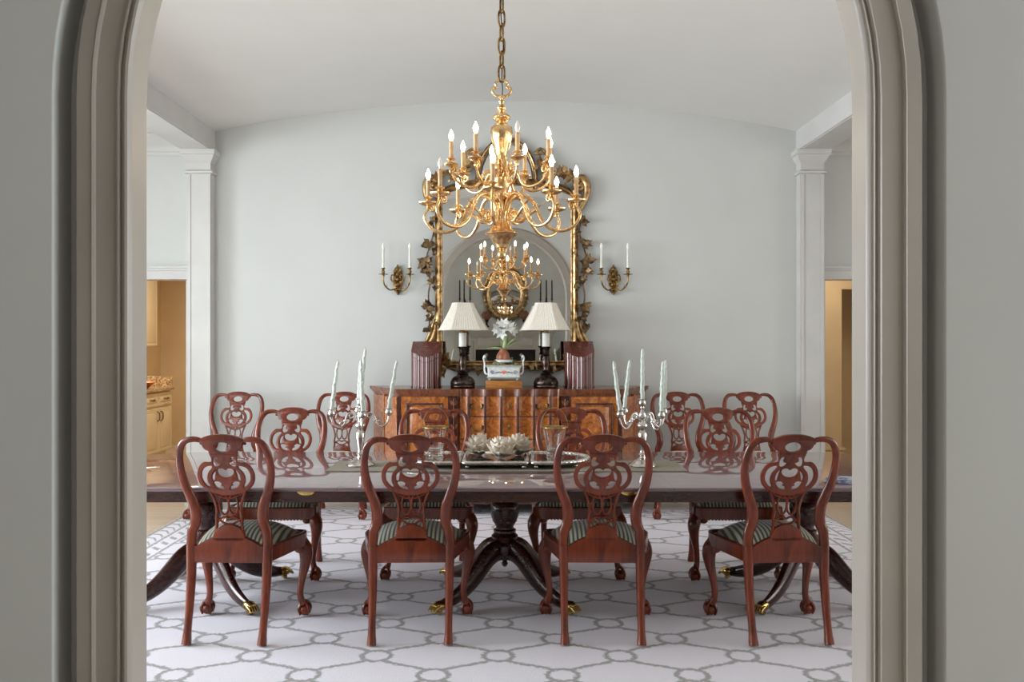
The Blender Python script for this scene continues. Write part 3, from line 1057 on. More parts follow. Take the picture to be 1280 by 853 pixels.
def build_table():
    TY = 4.945
    t = thing('dining_table', (0, TY, 0), 'long polished mahogany dining table on three pedestals', 'table')
    mb = MB()
    hx, hy, r = 2.46, .695, .52
    prof = [(.018, .729), (.004, .731), (0, .737), (0, .744), (.004, .749), (.009, TZ)]
    vs, fs = [], []
    for (o, z) in prof:
        vs += [(x, y, z) for x, y in rrect(hx - o, hy - o, r - o * .5, 12)]
    n = len(rrect(1, 1, .2, 12))
    for i in range(len(prof) - 1):
        for k in range(n):
            k2 = (k + 1) % n
            fs.append((i * n + k, i * n + k2, i * n + n + k2, i * n + n + k))
    fs += [tuple(range(n - 1, -1, -1)), tuple((len(prof) - 1) * n + k for k in range(n))]
    mb.add(vs, fs)
    mb.build('tabletop', 'table_top', t, 30)
    mb = MB()
    mb.prism(rrect(hx - .03, hy - .03, r - .02, 12), .672, .731)
    mb.build('apron', 'mahogany_dark', t, 30)
    for x in (-1.0, .618):
        mb = MB()
        hd = [(.044 * math.cos(a), .0 + .02 * math.sin(a)) for a in [PI + PI * k / 12 for k in range(13)]]
        mb.plate(hd, [], .008, .001, M=T(x, -hy + .024, .728))
        mb.build('leaf_catch', 'brass', t, 30, 'half-round brass catch under the table edge')
    PYO = .03
    for px in (-1.74, -.005, 1.745):
        mb = MB()
        mb.lathe([(.05, .24), (.072, .262), (.074, .30), (.062, .312), (.058, .325), (.074, .335), (.078, .348), (.07, .358), (.058, .364), (.066, .372),
                  (.066, .384), (.052, .392), (.052, .404), (.062, .425), (.076, .46), (.084, .50), (.082, .53), (.07, .555), (.05, .57), (.05, .672)], 32, (px, PYO, 0), (10, .05, .425, .54))
        col = mb.build('pedestal_column', 'mahogany_dark', t, 40)
        mb = MB()
        for k in range(10):
            a = 2 * PI * k / 10
            d = Vector((math.cos(a), math.sin(a), 0))
            mb.leaf(Vector((px, PYO, .43)) + d * .066, Vector((0, 0, 1)) + d * .22, d, .10, .042, -.18, .22, .0, 5)
        mb.build('carved_leaf_collar', 'mahogany_dark', col, 60)
        mb = MB()
        mb.lathe([(.001, .165), (.012, .17), (.02, .185), (.012, .2), (.03, .215), (.045, .24), (.045, .25)], 16, (px, PYO, 0))
        mb.build('drop_finial', 'mahogany_dark', col, 50)
        for k in range(4):
            a = PI / 4 + k * PI / 2
            d = Vector((math.cos(a), math.sin(a), 0))
            o = Vector((px, PYO, 0))
            ctl = [(.03, .270, .060), (.08, .268, .064), (.14, .240, .063), (.205, .182, .059), (.275, .124, .052), (.35, .082, .044), (.43, .056, .035), (.485, .047, .028)]
            c = catmull(ctl, 4)
            mb = MB()
            mb.tube([o + d * p.x + Vector((0, 0, p.y)) for p in c], [p.z for p in c], 12, up=(0, 0, 1), flat=(.55, 1.0))
            leg = mb.build('leg', 'mahogany_dark', t, 50)
            mb = MB()
            sd = Vector((-d.y, d.x, 0))
            mb.tube([o + d * .475 + Vector((0, 0, .046)), o + d * .51 + Vector((0, 0, .045)), o + d * .535 + Vector((0, 0, .042))], [.027, .031, .022], 10)
            for j in (-1.5, -.5, .5, 1.5):
                mb.tube([o + d * .51 + sd * (.013 * j) + Vector((0, 0, .05)), o + d * .54 + sd * (.014 * j) + Vector((0, 0, .042)), o + d * .555 + sd * (.014 * j) + Vector((0, 0, .026))], [.010, .0105, .007], 8)
            mb.tube([o + d * .505 + sd * .014 + Vector((0, 0, .014)), o + d * .505 - sd * .014 + Vector((0, 0, .014))], .014, 12)
            mb.tube([o + d * .505 + Vector((0, 0, .03)), o + d * .505 + Vector((0, 0, .012))], .006, 8)
            mb.build('paw_caster', 'brass', leg, 50, 'brass lion paw caster')
    return t


# ------------------------------------------------------------------ things on the table
def build_table_things():
    # runner
    mb = MB()
    random.seed(3)
    nx, ny = 60, 10
    vs, fs = [], []
    for layer in (1, 0):
        for j in range(ny + 1):
            for i in range(nx + 1):
                x = -1.01 + 2.03 * i / nx
                y = 4.775 + .40 * j / ny
                e = (1 if j in (0, ny) or i in (0, nx) else 0)
                z = TZ + .0006 + (.0035 + .0012 * math.sin(i * 1.7) * math.sin(j * 1.1) + .002 * e if layer else 0)
                vs.append((x, y, z))
    m = (nx + 1) * (ny + 1)
    for j in range(ny):
        for i in range(nx):
            a = j * (nx + 1) + i
            fs.append((a, a + 1, a + nx + 2, a + nx + 1)); fs.append((m + a, m + a + nx + 1, m + a + nx + 2, m + a + 1))
    ringi = [i for i in range(nx + 1)] + [j * (nx + 1) + nx for j in range(1, ny + 1)] + [ny * (nx + 1) + i for i in range(nx - 1, -1, -1)] + [j * (nx + 1) for j in range(ny - 1, 0, -1)]
    for k in range(len(ringi)):
        a, b = ringi[k], ringi[(k + 1) % len(ringi)]
        fs.append((a, m + a, m + b, b))
    mb.add(vs, fs)
    tag(mb.build('table_runner', 'linen', None, 60), 'taupe linen runner lying along the middle of the table', 'table runner')

    # mirrored plateau in three sections
    PX, PY, PZ = -.058, 5.06, TZ + .006
    def d_end(s):
        out = [(0, -.225), (0, .225)]
        for k in range(13):
            a = PI / 2 - PI * k / 12
            out.append((s * (.11 + .225 * math.cos(a)), .225 * math.sin(a)))
        return out
    secs = [('centre', [(-.18, -.225), (.18, -.225), (.18, .225), (-.18, .225)], PX, 'middle rectangular section of the silver plateau under the artichokes'),
            ('l', d_end(-1), PX - .211, 'rounded left end section of the silver plateau'), ('r', d_end(1), PX + .211, 'rounded right end section of the silver plateau')]
    for nm, ol, cx, lab in secs:
        t = thing('mirror_plateau', (cx, PY, PZ), lab, 'tray', group='sections of the silver table plateau')
        mb = MB(); mb.prism(ol if nm != 'l' else ol, .030, .036)
        mb.build('deck', 'pewter_tray', t, 30)
        mb = MB()
        P3 = []
        for k in range(len(ol)):
            a, b = Vector((*ol[k], .034)), Vector((*ol[(k + 1) % len(ol)], .034))
            m_ = max(1, int((b - a).length / .006))
            P3 += [a + (b - a) * (i / m_) for i in range(m_)]
        n = len(P3)
        L = 0
        rads = []
        for i in range(n):
            L += (P3[i] - P3[i - 1]).length if i else 0
            rads.append(.009 + .005 * abs(math.sin(L * PI / .028)))
        mb.tube(P3, rads, 8, closed=True)
        mb.build('gallery_rim', 'silver', t, 60)
        xs = [o[0] for o in ol]
        feet = [(x * .9, y) for x in (min(xs), max(xs)) for y in (-.2, .2)] if nm == 'centre' else [(.02 * (1 if nm == 'r' else -1), -.2), (.02 * (1 if nm == 'r' else -1), .2), ((1 if nm == 'r' else -1) * .25, -.15), ((1 if nm == 'r' else -1) * .25, .15)]
        for fx, fy in feet:
            mb = MB()
            mb.lathe([(.001, 0), (.009, .002), (.012, .009), (.008, .016), (.005, .02), (.009, .026), (.011, .031)], 12, (fx, fy, 0))
            mb.build('foot', 'silver', t, 60)

    # artichokes
    for (x, y, sc, lab, sd) in ((-.158, 5.14, 1.0, 'silvery artichoke head at the left of three on the plateau', 1), (-.028, 5.0, 1.0, 'silvery artichoke head in front of the other two on the plateau', 2),
                                (.078, 5.15, .98, 'silvery artichoke head at the right of three on the plateau', 3)):
        random.seed(sd)
        z0 = PZ + .0365
        t = thing('artichoke_head', (x, y, z0), lab, 'ornament', group='artichoke heads on the plateau')
        t.rotation_euler = (0, 0, random.random() * 6)
        mb = MB(); mb.ell((0, 0, .055), (.052, .052, .055), 14, 9)
        mb.build('heart', 'artichoke', t, 60)
        mb = MB()
        for row, (k, el, z, rr, L, W) in enumerate(((11, 12, .020, .040, .058, .062), (11, 38, .034, .046, .064, .066), (10, 58, .052, .044, .064, .064), (9, 74, .068, .034, .060, .058), (7, 86, .082, .018, .050, .050))):
            for q in range(k):
                a = 2 * PI * (q + .5 * (row % 2)) / k + random.uniform(-.1, .1)
                e = math.radians(el + random.uniform(-7, 7))
                d = Vector((math.cos(a), math.sin(a), 0))
                dr = d * math.cos(e) + Vector((0, 0, math.sin(e)))
                nn = -d * math.sin(e) + Vector((0, 0, math.cos(e)))
                mb.leaf(d * rr + Vector((0, 0, z)), dr, nn, L * sc * random.uniform(.9, 1.1), W * sc, random.uniform(.05, .3), .14, .4, 6)
        mb.build('leafy_bract_layer', 'artichoke', t, 70)

    # glass buckets with wire handles
    for (x, lab) in ((-.42, 'clear glass bucket with gold wire handle on the left plateau end'), (.293, 'clear glass bucket with gold wire handle on the right plateau end')):
        t = thing('glass_bucket', (x, 5.12, PZ + .0365), lab, 'glass bucket', group='glass buckets on the plateau')
        mb = MB()
        n = 36
        mb.lathe([(.046, 0), (.05, .003), (.05, .008), (.042, .014), (.045, .03), (.055, .09), (.066, .14), (.075, .168), (.078, .172), (.076, .174), (.071, .168),
                  (.062, .14), (.051, .09), (.041, .035), (.036, .026), (.001, .024)], n, (0, 0, 0), (12, .03, .012, .15))
        mb.build('glass_body', 'glass', t, 50)
        mb = MB(); mb.lathe([(.0768, .171), (.0788, .172), (.0788, .175), (.0768, .176), (.0758, .174)], n)
        mb.build('gold_rim', 'brass', t, 50, 'thin gold rim')
        mb = MB()
        mb.tube([(.08 * math.cos(a), .02 * math.sin(a), .17 + .118 * math.sin(a)) for a in [PI * k / 28 for k in range(29)]], .0022, 6)
        mb.build('wire_handle', 'brass', t, 60, 'arched gold wire handle')

    # candelabra
    def candelabrum(x, y, rot, leans, lab, where, names):
        t = thing('silver_candelabrum', (x, y, TZ + .006), lab, 'candelabrum', group='silver five-light candelabra on the runner')
        mb = MB()
        mb.lathe([(.076, 0), (.08, .004), (.078, .010), (.062, .018), (.05, .03), (.03, .038), (.022, .046)], 32, (0, 0, 0), (12, .05, -.1, .02))
        mb.build('base', 'silver', t, 50)
        mb = MB()
        mb.lathe([(.02, .044), (.016, .056), (.024, .066), (.015, .078), (.014, .09), (.019, .12), (.026, .16), (.028, .185), (.02, .2), (.014, .208), (.02, .216), (.03, .226), (.032, .238), (.022, .25),
                  (.016, .26), (.02, .275), (.024, .29), (.016, .31), (.009, .328), (.013, .335), (.01, .345)], 24)
        mb.build('stem', 'silver', t, 50)
        def cup(par, cx, cy, cz, mat='silver'):
            mb = MB()
            mb.lathe([(.006, 0), (.012, .004), (.02, .012), (.022, .024), (.017, .034), (.016, .038), (.026, .042), (.027, .045), (.0145, .046), (.0145, .04), (.001, .04)], 18, (cx, cy, cz))
            return mb.build('candle_cup', mat, par, 50)
        cup(t, 0, 0, .344)
        spots = [(0, 0, .3865)]
        for k in range(4):
            a = rot + k * PI / 2
            d = Vector((math.cos(a), math.sin(a), 0))
            ctl = [(.02, .26), (.045, .30), (.07, .302), (.085, .272), (.092, .245), (.115, .222), (.145, .232), (.162, .262), (.165, .287)]
            c = catmull([(p[0], p[1], 0) for p in ctl], 4)
            mb = MB()
            mb.tube([d * p.x + Vector((0, 0, p.y)) for p in c], .0055, 8)
            for q, (r_, z_) in enumerate(((.052, .288), (.104, .246))):
                mb.tube([d * (r_ + .014 * math.cos(b) * (1 - j * .03)) + Vector((0, 0, z_ + .014 * math.sin(b) * (1 - j * .03))) for j, b in enumerate([2 * PI * j / 12 * 1.1 for j in range(14)])], .0038, 6)
            mb.ell(d * .086 + Vector((0, 0, .262)), (.011, .011, .011), 10, 7)
            arm = mb.build('arm', 'silver', t, 60)
            cup(arm, d.x * .165, d.y * .165, .285)
            spots.append((d.x * .165, d.y * .165, .3275))
        for i, (sx, sy, sz) in enumerate(spots):
            c = thing('twisted_candle', (x + sx, y + sy, TZ + .006 + sz), names[i], 'candle', group='twisted candles on the %s candelabrum' % where)
            c.rotation_euler = (0, math.radians(leans[i]), 0)
            mb = MB()
            n = 40
            L = .295 if i == 0 else .285
            mb.tube([(0.0012 * math.sin(k * .5), .0012 * math.cos(k * .5), L * k / n) for k in range(n + 1)], [.0118 * (1 - .42 * (k / n) ** 2) if k < n else .003 for k in range(n + 1)], 14)
            mb.tube([(.0115 * (1 - .42 * (k / 60) ** 2) * math.cos(k * .33), .0115 * (1 - .42 * (k / 60) ** 2) * math.sin(k * .33), L * .97 * k / 60) for k in range(6, 61)], .0042, 6)
            mb.build('wax', 'candle', c, 60)
            mb = MB(); mb.tube([(.0, 0, L - .002), (.001, 0, L + .01)], .0012, 6)
            mb.build('wick', 'linen', c, 60)
    L = 'twisted pale green candle on the left candelabrum, '
    candelabrum(X(450.5, 4.99), 4.99, math.radians(14), [5.5, 9.5, 3, 7.5, -2], 'silver five-light candelabrum with leaning candles at the left end of the runner', 'left',
                [L + 'tall central one', L + 'on the far right arm', L + 'just right of centre', L + 'leftmost arm', L + 'just left of centre'])
    L = 'twisted pale green candle on the right candelabrum, '
    candelabrum(X(803, 4.97), 4.97, math.radians(31), [0, 1.8, 6.3, -7.5, 1.7], 'silver five-light candelabrum with spread candles at the right end of the runner', 'right',
                [L + 'tall central one', L + 'rightmost arm', L + 'behind, left of centre', L + 'leftmost, leaning outward', L + 'front, right of centre'])
    # folded cloth at the right end of the table
    mb = MB()
    for k in range(3):
        vs, fs = [], []
        nx = 12
        for layer in (0, 1):
            for j in range(2):
                for i in range(nx + 1):
                    vs.append((-.11 + .22 * i / nx + .006 * k, -.07 + .14 * j + .004 * k, .006 * k + .0055 * layer + .003 * math.sin(i * .8 + k)))
        m = 2 * (nx + 1)
        for i in range(nx):
            fs += [(i, i + 1, nx + 2 + i, nx + 1 + i), (m + i, m + nx + 1 + i, m + nx + 2 + i, m + i + 1), (i, m + i, m + i + 1, i + 1), (nx + 1 + i, nx + 2 + i, m + nx + 2 + i, m + nx + 1 + i)]
        fs += [(0, nx + 1, m + nx + 1, m), (nx, m + nx, m + 2 * nx + 1, 2 * nx + 1)]
        mb.add(vs, fs)
    o = tag(mb.build('folded_cloth', 'cloth', None, 50), 'folded blue grey cloth on the table at the right door jamb', 'cloth')
    o.location = (X(1062, 4.40), 4.42, TZ + .004)
    o.rotation_euler = (0, 0, -.5)
# ------------------------------------------------------------------ chandelier
def build_chandelier():
    ox, oy = X(627, 4.95), 4.95
    t = thing('chandelier', (ox, oy, 0), 'gilt brass two-tier chandelier with lit candle bulbs on a chain over the table', 'chandelier')
    mb = MB()
    mb.lathe([(.001, 1.955), (.016, 1.96), (.026, 1.975), (.027, 1.99), (.019, 2.006), (.012, 2.014), (.03, 2.02), (.034, 2.026), (.034, 2.034), (.042, 2.045), (.056, 2.07), (.076, 2.092),
              (.094, 2.100), (.097, 2.106), (.092, 2.112), (.072, 2.122), (.06, 2.14), (.05, 2.16), (.036, 2.176), (.034, 2.19)], 40, (0, 0, 0), (16, .07, 2.03, 2.095))
    mb.build('bowl', 'gold', t, 50)
    mb = MB()
    mb.lathe([(.034, 2.18), (.032, 2.20), (.040, 2.235), (.034, 2.27), (.034, 2.29), (.048, 2.30), (.05, 2.31), (.036, 2.325), (.034, 2.345), (.046, 2.36), (.05, 2.38), (.058, 2.405), (.058, 2.425),
              (.042, 2.44), (.03, 2.452), (.03, 2.47), (.042, 2.485), (.044, 2.50), (.03, 2.515), (.034, 2.525), (.034, 2.535), (.028, 2.55), (.034, 2.575), (.044, 2.61), (.056, 2.65), (.0635, 2.69),
              (.058, 2.72), (.04, 2.738), (.02, 2.746), (.018, 2.752), (.03, 2.758), (.048, 2.768), (.053, 2.778), (.048, 2.79), (.028, 2.803), (.015, 2.812), (.016, 2.818), (.028, 2.826), (.03, 2.832), (.02, 2.84),
              (.012, 2.848), (.012, 2.86), (.018, 2.868), (.018, 2.876), (.01, 2.882), (.012, 2.89), (.022, 2.896), (.02, 2.904), (.001, 2.908)], 40, (0, 0, 0), (12, .07, 2.55, 2.72))
    mb.build('baluster_stem', 'gold', t, 45)
    mb = MB()
    for s in (-1, 1):
        c = catmull([(s * .004, 0, 2.902), (s * .035, 0, 2.908), (s * .054, 0, 2.93), (s * .05, 0, 2.952), (s * .036, 0, 2.948), (s * .03, 0, 2.962), (s * .036, 0, 2.978), (s * .022, 0, 2.993), (0, 0, 2.996)], 5)
        mb.tube(c, .0075, 8)
    mb.build('lyre_hook', 'gold', t, 60)
    mb = MB()
    mb.tube([(.004, .004, 2.9), (.006, .004, 2.95), (0, .008, 3.0), (.01, .006, 3.2), (-.006, .008, 3.4), (.004, .006, 3.66)], .003, 6)
    mb.build('cord', 'iron', t, 60, 'dark wire threaded through the chain')
    z = 2.985
    k = 0
    while z < 3.62:
        mb = MB()
        h, w = .098, .019
        P3 = []
        for q in range(20):
            a = 2 * PI * q / 20
            px, pz = w * (abs(math.cos(a)) ** .6) * (1 if math.cos(a) > 0 else -1), h / 2 * (abs(math.sin(a)) ** .8) * (1 if math.sin(a) > 0 else -1)
            P3.append(Vector((px, 0, pz)))
        mb.tube(P3, .0058, 8, closed=True, M=T(0, 0, z + h / 2) @ R('Z', 25 if k % 2 == 0 else 115))
        mb.build('chain_link', 'link', t, 60)
        z += h - .018
        k += 1
    mb = MB(); mb.lathe([(.012, 3.60), (.03, 3.62), (.06, 3.65), (.075, 3.672), (.075, 3.692), (.001, 3.692)], 28)
    mb.build('ceiling_canopy', 'gold', t, 50)
    lower = [(.030, 2.235), (.05, 2.29), (.085, 2.318), (.127, 2.326), (.172, 2.302), (.205, 2.245), (.235, 2.175), (.29, 2.128), (.35, 2.118), (.41, 2.137), (.445, 2.18), (.454, 2.215), (.444, 2.24), (.432, 2.268)]
    upper = [(.03, 2.40), (.06, 2.45), (.09, 2.46), (.115, 2.435), (.128, 2.40), (.155, 2.372), (.19, 2.364), (.235, 2.375), (.27, 2.40), (.292, 2.435), (.304, 2.448), (.300, 2.472)]
    def arm(ctl, ang, tier, lit, rr=.0115):
        d = Vector((math.sin(ang), -math.cos(ang), 0))   # angle 0 points at the viewer
        c = catmull([(p[0], p[1], 0) for p in ctl], 5)
        mb = MB()
        n = len(c)
        mb.tube([d * p.x + Vector((0, 0, p.y)) for p in c], [rr * (1.15 - .4 * i / n) for i in range(n)], 8)
        if tier == 0:
            for (cx, cz, r0, a0, sg, tw) in ((.108, 2.205, .042, 2.4, 1, 1.4), (.412, 2.258, .026, .3, 1, 1.1)):
                P3 = []
                for j in range(22):
                    b = a0 + sg * 2 * PI * tw * j / 21
                    q = r0 * (1 - .75 * j / 21)
                    P3.append(d * (cx + q * math.cos(b)) + Vector((0, 0, cz + q * math.sin(b))))
                mb.tube(P3, [.010 * (1 - .35 * j / 21) for j in range(22)], 8)
            mb.tube([d * .205 + Vector((0, 0, 2.245)), d * .165 + Vector((0, 0, 2.215)), d * .14 + Vector((0, 0, 2.19))], .009, 8)
            mb.ell(d * .192 + Vector((0, 0, 2.268)), (.015, .015, .015), 10, 6)
            sd = Vector((-d.y, d.x, 0))
            mb.leaf(d * .20 + Vector((0, 0, 2.25)), d + Vector((0, 0, .3)), -d * .3 + Vector((0, 0, 1)), .05, .026, .3, .3, .2, 4)
            mb.leaf(d * .445 + Vector((0, 0, 2.235)), -d * .7 + Vector((0, 0, .5)), d, .05, .024, .3, .3, .2, 4)
            er, ez = .432, 2.262
        else:
            P3 = []
            for j in range(18):
                b = .2 + 2 * PI * 1.2 * j / 17
                q = .024 * (1 - .7 * j / 17)
                P3.append(d * (.278 + q * math.cos(b)) + Vector((0, 0, 2.455 + q * math.sin(b))))
            mb.tube(P3, .0075, 8)
            mb.leaf(d * .06 + Vector((0, 0, 2.45)), d * .4 + Vector((0, 0, 1)), -d, .09, .04, .5, .3, .2, 5)
            er, ez = .300, 2.465
        a_ = mb.build('arm', 'gold', t, 60)
        e = d * er
        mb = MB()
        if tier == 0:
            mb.lathe([(.006, -.012), (.014, -.004), (.010, .004), (.012, .010), (.034, .016), (.053, .026), (.054, .033), (.044, .035), (.022, .036), (.014, .044), (.018, .052), (.026, .058), (.024, .062), (.013, .064), (.012, .07)], 22, (e.x, e.y, ez), (16, .12, .014, .034))
            zc = ez + .066
        else:
            mb.lathe([(.006, -.012), (.012, -.004), (.010, .004), (.02, .012), (.036, .020), (.038, .026), (.026, .03), (.015, .036), (.014, .044), (.024, .052), (.026, .056), (.013, .06), (.012, .064)], 20, (e.x, e.y, ez), (8, .12, .01, .03))
            zc = ez + .060
        mb.build('drip_cup', 'gold', a_, 50)
        mb = MB(); mb.lathe([(.0125, 0), (.0125, .084), (.0135, .088), (.0125, .094), (.008, .098)], 16, (e.x, e.y, zc))
        mb.build('candle_sleeve', 'sleeve', a_, 50)
        mb = MB(); mb.lathe([(.0055, 0), (.007, .006), (.0115, .018), (.0145, .03), (.0125, .043), (.008, .054), (.004, .063), (.001, .07)], 16, (e.x, e.y, zc + .094))
        mb.build('candle_bulb', 'bulb_on' if lit else 'bulb_off', a_, 60, None if lit else 'unlit white candle bulb')
    for k in range(8):
        arm(lower, math.radians(-6 + 45 * k), 0, k != 7)
    for k in range(8):
        arm(upper, math.radians({4: 192, 5: 231}.get(k, 17 + 45 * k)), 1, k != 0, .0095)


# ------------------------------------------------------------------ gilt mirror
def leaf_spray(mb, p, out, n, size, rnd, front=(0, -1, 0)):
    for i in range(n):
        a = rnd.uniform(0, 2 * PI)
        d = Vector((math.cos(a), rnd.uniform(-.5, .1), math.sin(a))) + Vector(out) * .5
        mb.leaf(Vector(p) + Vector((0, -.006 * i, 0)), d, Vector(front) + Vector((rnd.uniform(-.4, .4), 0, rnd.uniform(-.4, .4))), size * rnd.uniform(.75, 1.2), size * rnd.uniform(.6, .85), rnd.uniform(-.3, .3), .16, .25, 5, 2)


def build_mirror():
    d0 = DW - .05
    cx = X(633.2, d0)
    rnd = random.Random(11)
    t = thing('gilt_mirror', (cx, DW - .004, 1.2), 'large carved gilt mirror with trailing leaves above the sideboard', 'mirror')
    OZ = -1.2
    tilt = .0040
    # glass (leans a touch forward)
    gh0, gh1, gw = 1.285, 2.96, .60
    mb = MB()
    arch = [(-gw, gh0), (gw, gh0), (gw, 2.80)] + [(gw * math.cos(a), 2.80 + .13 * math.sin(a)) for a in [PI * k / 24 for k in range(1, 24)]] + [(-gw, 2.80)]
    M = T(0, -.028, gh0 + OZ) @ Matrix.Rotation(tilt, 4, 'X') @ T(0, 0, -gh0)
    mb.plate(arch, [], .006, .0005, M=M)
    mb.build('mirror_glass', 'mirror', t, 20, 'silvered glass reflecting the arch and the fireplace room')
    # backing
    mb = MB()
    mb.plate([(-.63, 1.24), (.63, 1.24), (.63, 2.86), (-.63, 2.86)], [], .012, .001, M=T(0, -.008, OZ))
    mb.build('backing_board', 'walnut_dark', t, 20)
    rp = [(-.002, -.02), (-.006, -.048), (.004, -.058), (.012, -.052), (.020, -.062), (.032, -.068), (.044, -.060), (.050, -.048), (.056, -.054), (.062, -.044), (.062, 0), (-.002, 0)]
    def rail(name, pts, normals, mat='frame_gold'):
        mb = MB()
        mb.sweep([((p[0], 0, p[1] + OZ), (n[0], 0, n[1]), (0, 1, 0)) for p, n in zip(pts, normals)], rp)
        return mb.build(name, mat, t, 40)
    g = .592
    for s in (-1, 1):
        rail('side_rail', [(s * g, 1.27), (s * g, 1.9), (s * g, 2.86)], [(s, 0)] * 3)
    n = 24
    rail('bottom_rail', [(-g - .06, 1.295), (0, 1.295), (g + .06, 1.295)], [(0, -1)] * 3)
    tp, tn = [], []
    for k in range(n + 1):
        a = PI - PI * k / n
        tp.append((g * math.cos(a), 2.79 + .125 * math.sin(a))); tn.append((0, 1))
    rail('top_rail', tp, tn)
    # crest hoop with its own small glass
    mb = MB()
    hp = [(.235 * math.cos(a), 2.93 + .36 * math.sin(a)) for a in [PI * k / 28 for k in range(29)]]
    mb.plate(hp, [], .006, .0005, M=T(0, -.02, OZ))
    mb.build('crest_glass', 'mirror', t, 20)
    hoop = [(-.245, 2.87), (-.25, 2.93)] + [(.25 * math.cos(a), 2.95 + .365 * math.sin(a)) for a in [PI - PI * k / 28 for k in range(29)]] + [(.25, 2.93), (.245, 2.87)]
    hn = [(-1, 0), (-1, 0)] + [(math.cos(a), math.sin(a)) for a in [PI - PI * k / 28 for k in range(29)]] + [(1, 0), (1, 0)]
    mb = MB()
    mb.sweep([((p[0], 0, p[1] + OZ), (q[0], 0, q[1]), (0, 1, 0)) for p, q in zip(hoop, hn)], [(a * .62, b * .8) for a, b in rp])
    mb.build('crest_hoop', 'frame_gold', t, 40)
    for s in (-1, 1):
        # big ear scroll at the shoulder
        ctl = [(s * .645, 2.66), (s * .70, 2.74), (s * .735, 2.84), (s * .73, 2.93), (s * .69, 2.975), (s * .645, 2.955), (s * .632, 2.905), (s * .655, 2.87), (s * .688, 2.88), (s * .690, 2.915), (s * .668, 2.922)]
        c = catmull([(a, -.045, z + OZ) for a, z in ctl], 6)
        m = len(c)
        mb = MB(); mb.tube(c, [.020 + .016 * math.sin(PI * min(1, i / m * 1.5)) for i in range(m)], 10, up=(0, 1, 0), flat=(1.0, .9))
        mb.ell((s * .668, -.06, 2.905 + OZ), (.02, .02, .02), 10, 7)
        mb.build('shoulder_scroll', 'frame_gold', t, 60)
        # acanthus running up to the crest
        mb = MB()
        c = catmull([(s * .66, -.05, 2.93 + OZ), (s * .55, -.05, 3.02 + OZ), (s * .45, -.05, 2.99 + OZ), (s * .37, -.05, 3.07 + OZ), (s * .28, -.05, 3.10 + OZ)], 5)
        mb.tube(c, .017, 8)
        for i, p in enumerate(c[1::2]):
            for q in range(2):
                a = rnd.uniform(.2, PI - .2)
                mb.leaf(p, (s * math.cos(a) * .8, -.35, math.sin(a) * (1 if q else -.7)), (0, -1, .2), rnd.uniform(.07, .11), .05, rnd.uniform(-.3, .4), .25, .25, 5, 2)
        mb.build('acanthus_spray', 'frame_gold', t, 60)
        mb = MB()
        c = catmull([(s * .26, -.04, 3.20 + OZ), (s * .31, -.045, 3.24 + OZ), (s * .37, -.045, 3.19 + OZ), (s * .36, -.045, 3.12 + OZ), (s * .31, -.045, 3.13 + OZ)], 5)
        mb.tube(c, .015, 8)
        mb.box(*sorted((s * .25, s * .36)), -.05, -.02, 3.19 + OZ, 3.205 + OZ)
        mb.build('crest_scroll', 'frame_gold', t, 60)
        # trailing vine down the side
        mb = MB()
        ctl = [(s * .70, 2.62), (s * .665, 2.5), (s * .70, 2.36), (s * .735, 2.22), (s * .70, 2.05), (s * .715, 1.9), (s * .70, 1.75), (s * .705, 1.62), (s * .66, 1.5)]
        c = catmull([(a, -.035, z + OZ) for a, z in ctl], 8)
        mb.tube(c, .007, 6)
        mb.build('vine_stem', 'vine_gold', t, 60)
        for (u, z, k, sz) in ((.69, 2.58, 5, .075), (.645, 2.47, 3, .06), (.71, 2.37, 6, .085), (.645, 2.30, 3, .06), (.735, 2.20, 8, .10), (.72, 2.13, 6, .085), (.665, 2.04, 5, .08), (.635, 1.96, 3, .06),
                              (.715, 1.79, 7, .09), (.69, 1.70, 5, .075), (.72, 1.60, 5, .07), (.64, 1.66, 3, .05)):
            mb = MB()
            leaf_spray(mb, (s * u, -.04, z + OZ), (s * .6, 0, 0), k + 2, sz * .8, rnd)
            mb.build('leaf_spray', 'vine_gold', t, 60)
        # flared foot scroll
        for off, rad in ((0, .022), (.028, .014)):
            mb = MB()
            ctl = [(s * (.625 + off * .3), 1.78), (s * (.635 + off), 1.66), (s * (.665 + off * 1.6), 1.53), (s * (.72 + off * 1.4), 1.43), (s * (.745 + off), 1.36), (s * .72, 1.30), (s * .68, 1.29), (s * .66, 1.32), (s * .68, 1.345)]
            c = catmull([(a, -.042, z + OZ) for a, z in ctl], 6)
            mb.tube(c, [rad * (.6 + .7 * math.sin(PI * min(1, .15 + i / len(c)))) for i in range(len(c))], 8)
            mb.build('foot_scroll', 'frame_gold', t, 60)
        mb = MB()
        leaf_spray(mb, (s * .60, -.065, 1.27 + OZ), (s * .3, 0, .6), 9, .11, rnd)
        mb.build('corner_acanthus', 'frame_gold', t, 60)
    # leaves along the bottom rail
    mb = MB()
    c = catmull([(-.56, -.05, 1.245 + OZ), (-.4, -.055, 1.20 + OZ), (-.2, -.05, 1.235 + OZ), (0, -.055, 1.20 + OZ), (.2, -.05, 1.235 + OZ), (.4, -.055, 1.20 + OZ), (.56, -.05, 1.245 + OZ)], 8)
    mb.tube(c, .009, 6)
    mb.build('bottom_vine', 'vine_gold', t, 60)
    for u in (-.42, -.25, -.1, .1, .25, .42):
        mb = MB()
        leaf_spray(mb, (u, -.06, 1.225 + OZ), (0, 0, -.2), 5, .06, rnd)
        mb.build('leaf_spray', 'vine_gold', t, 60)


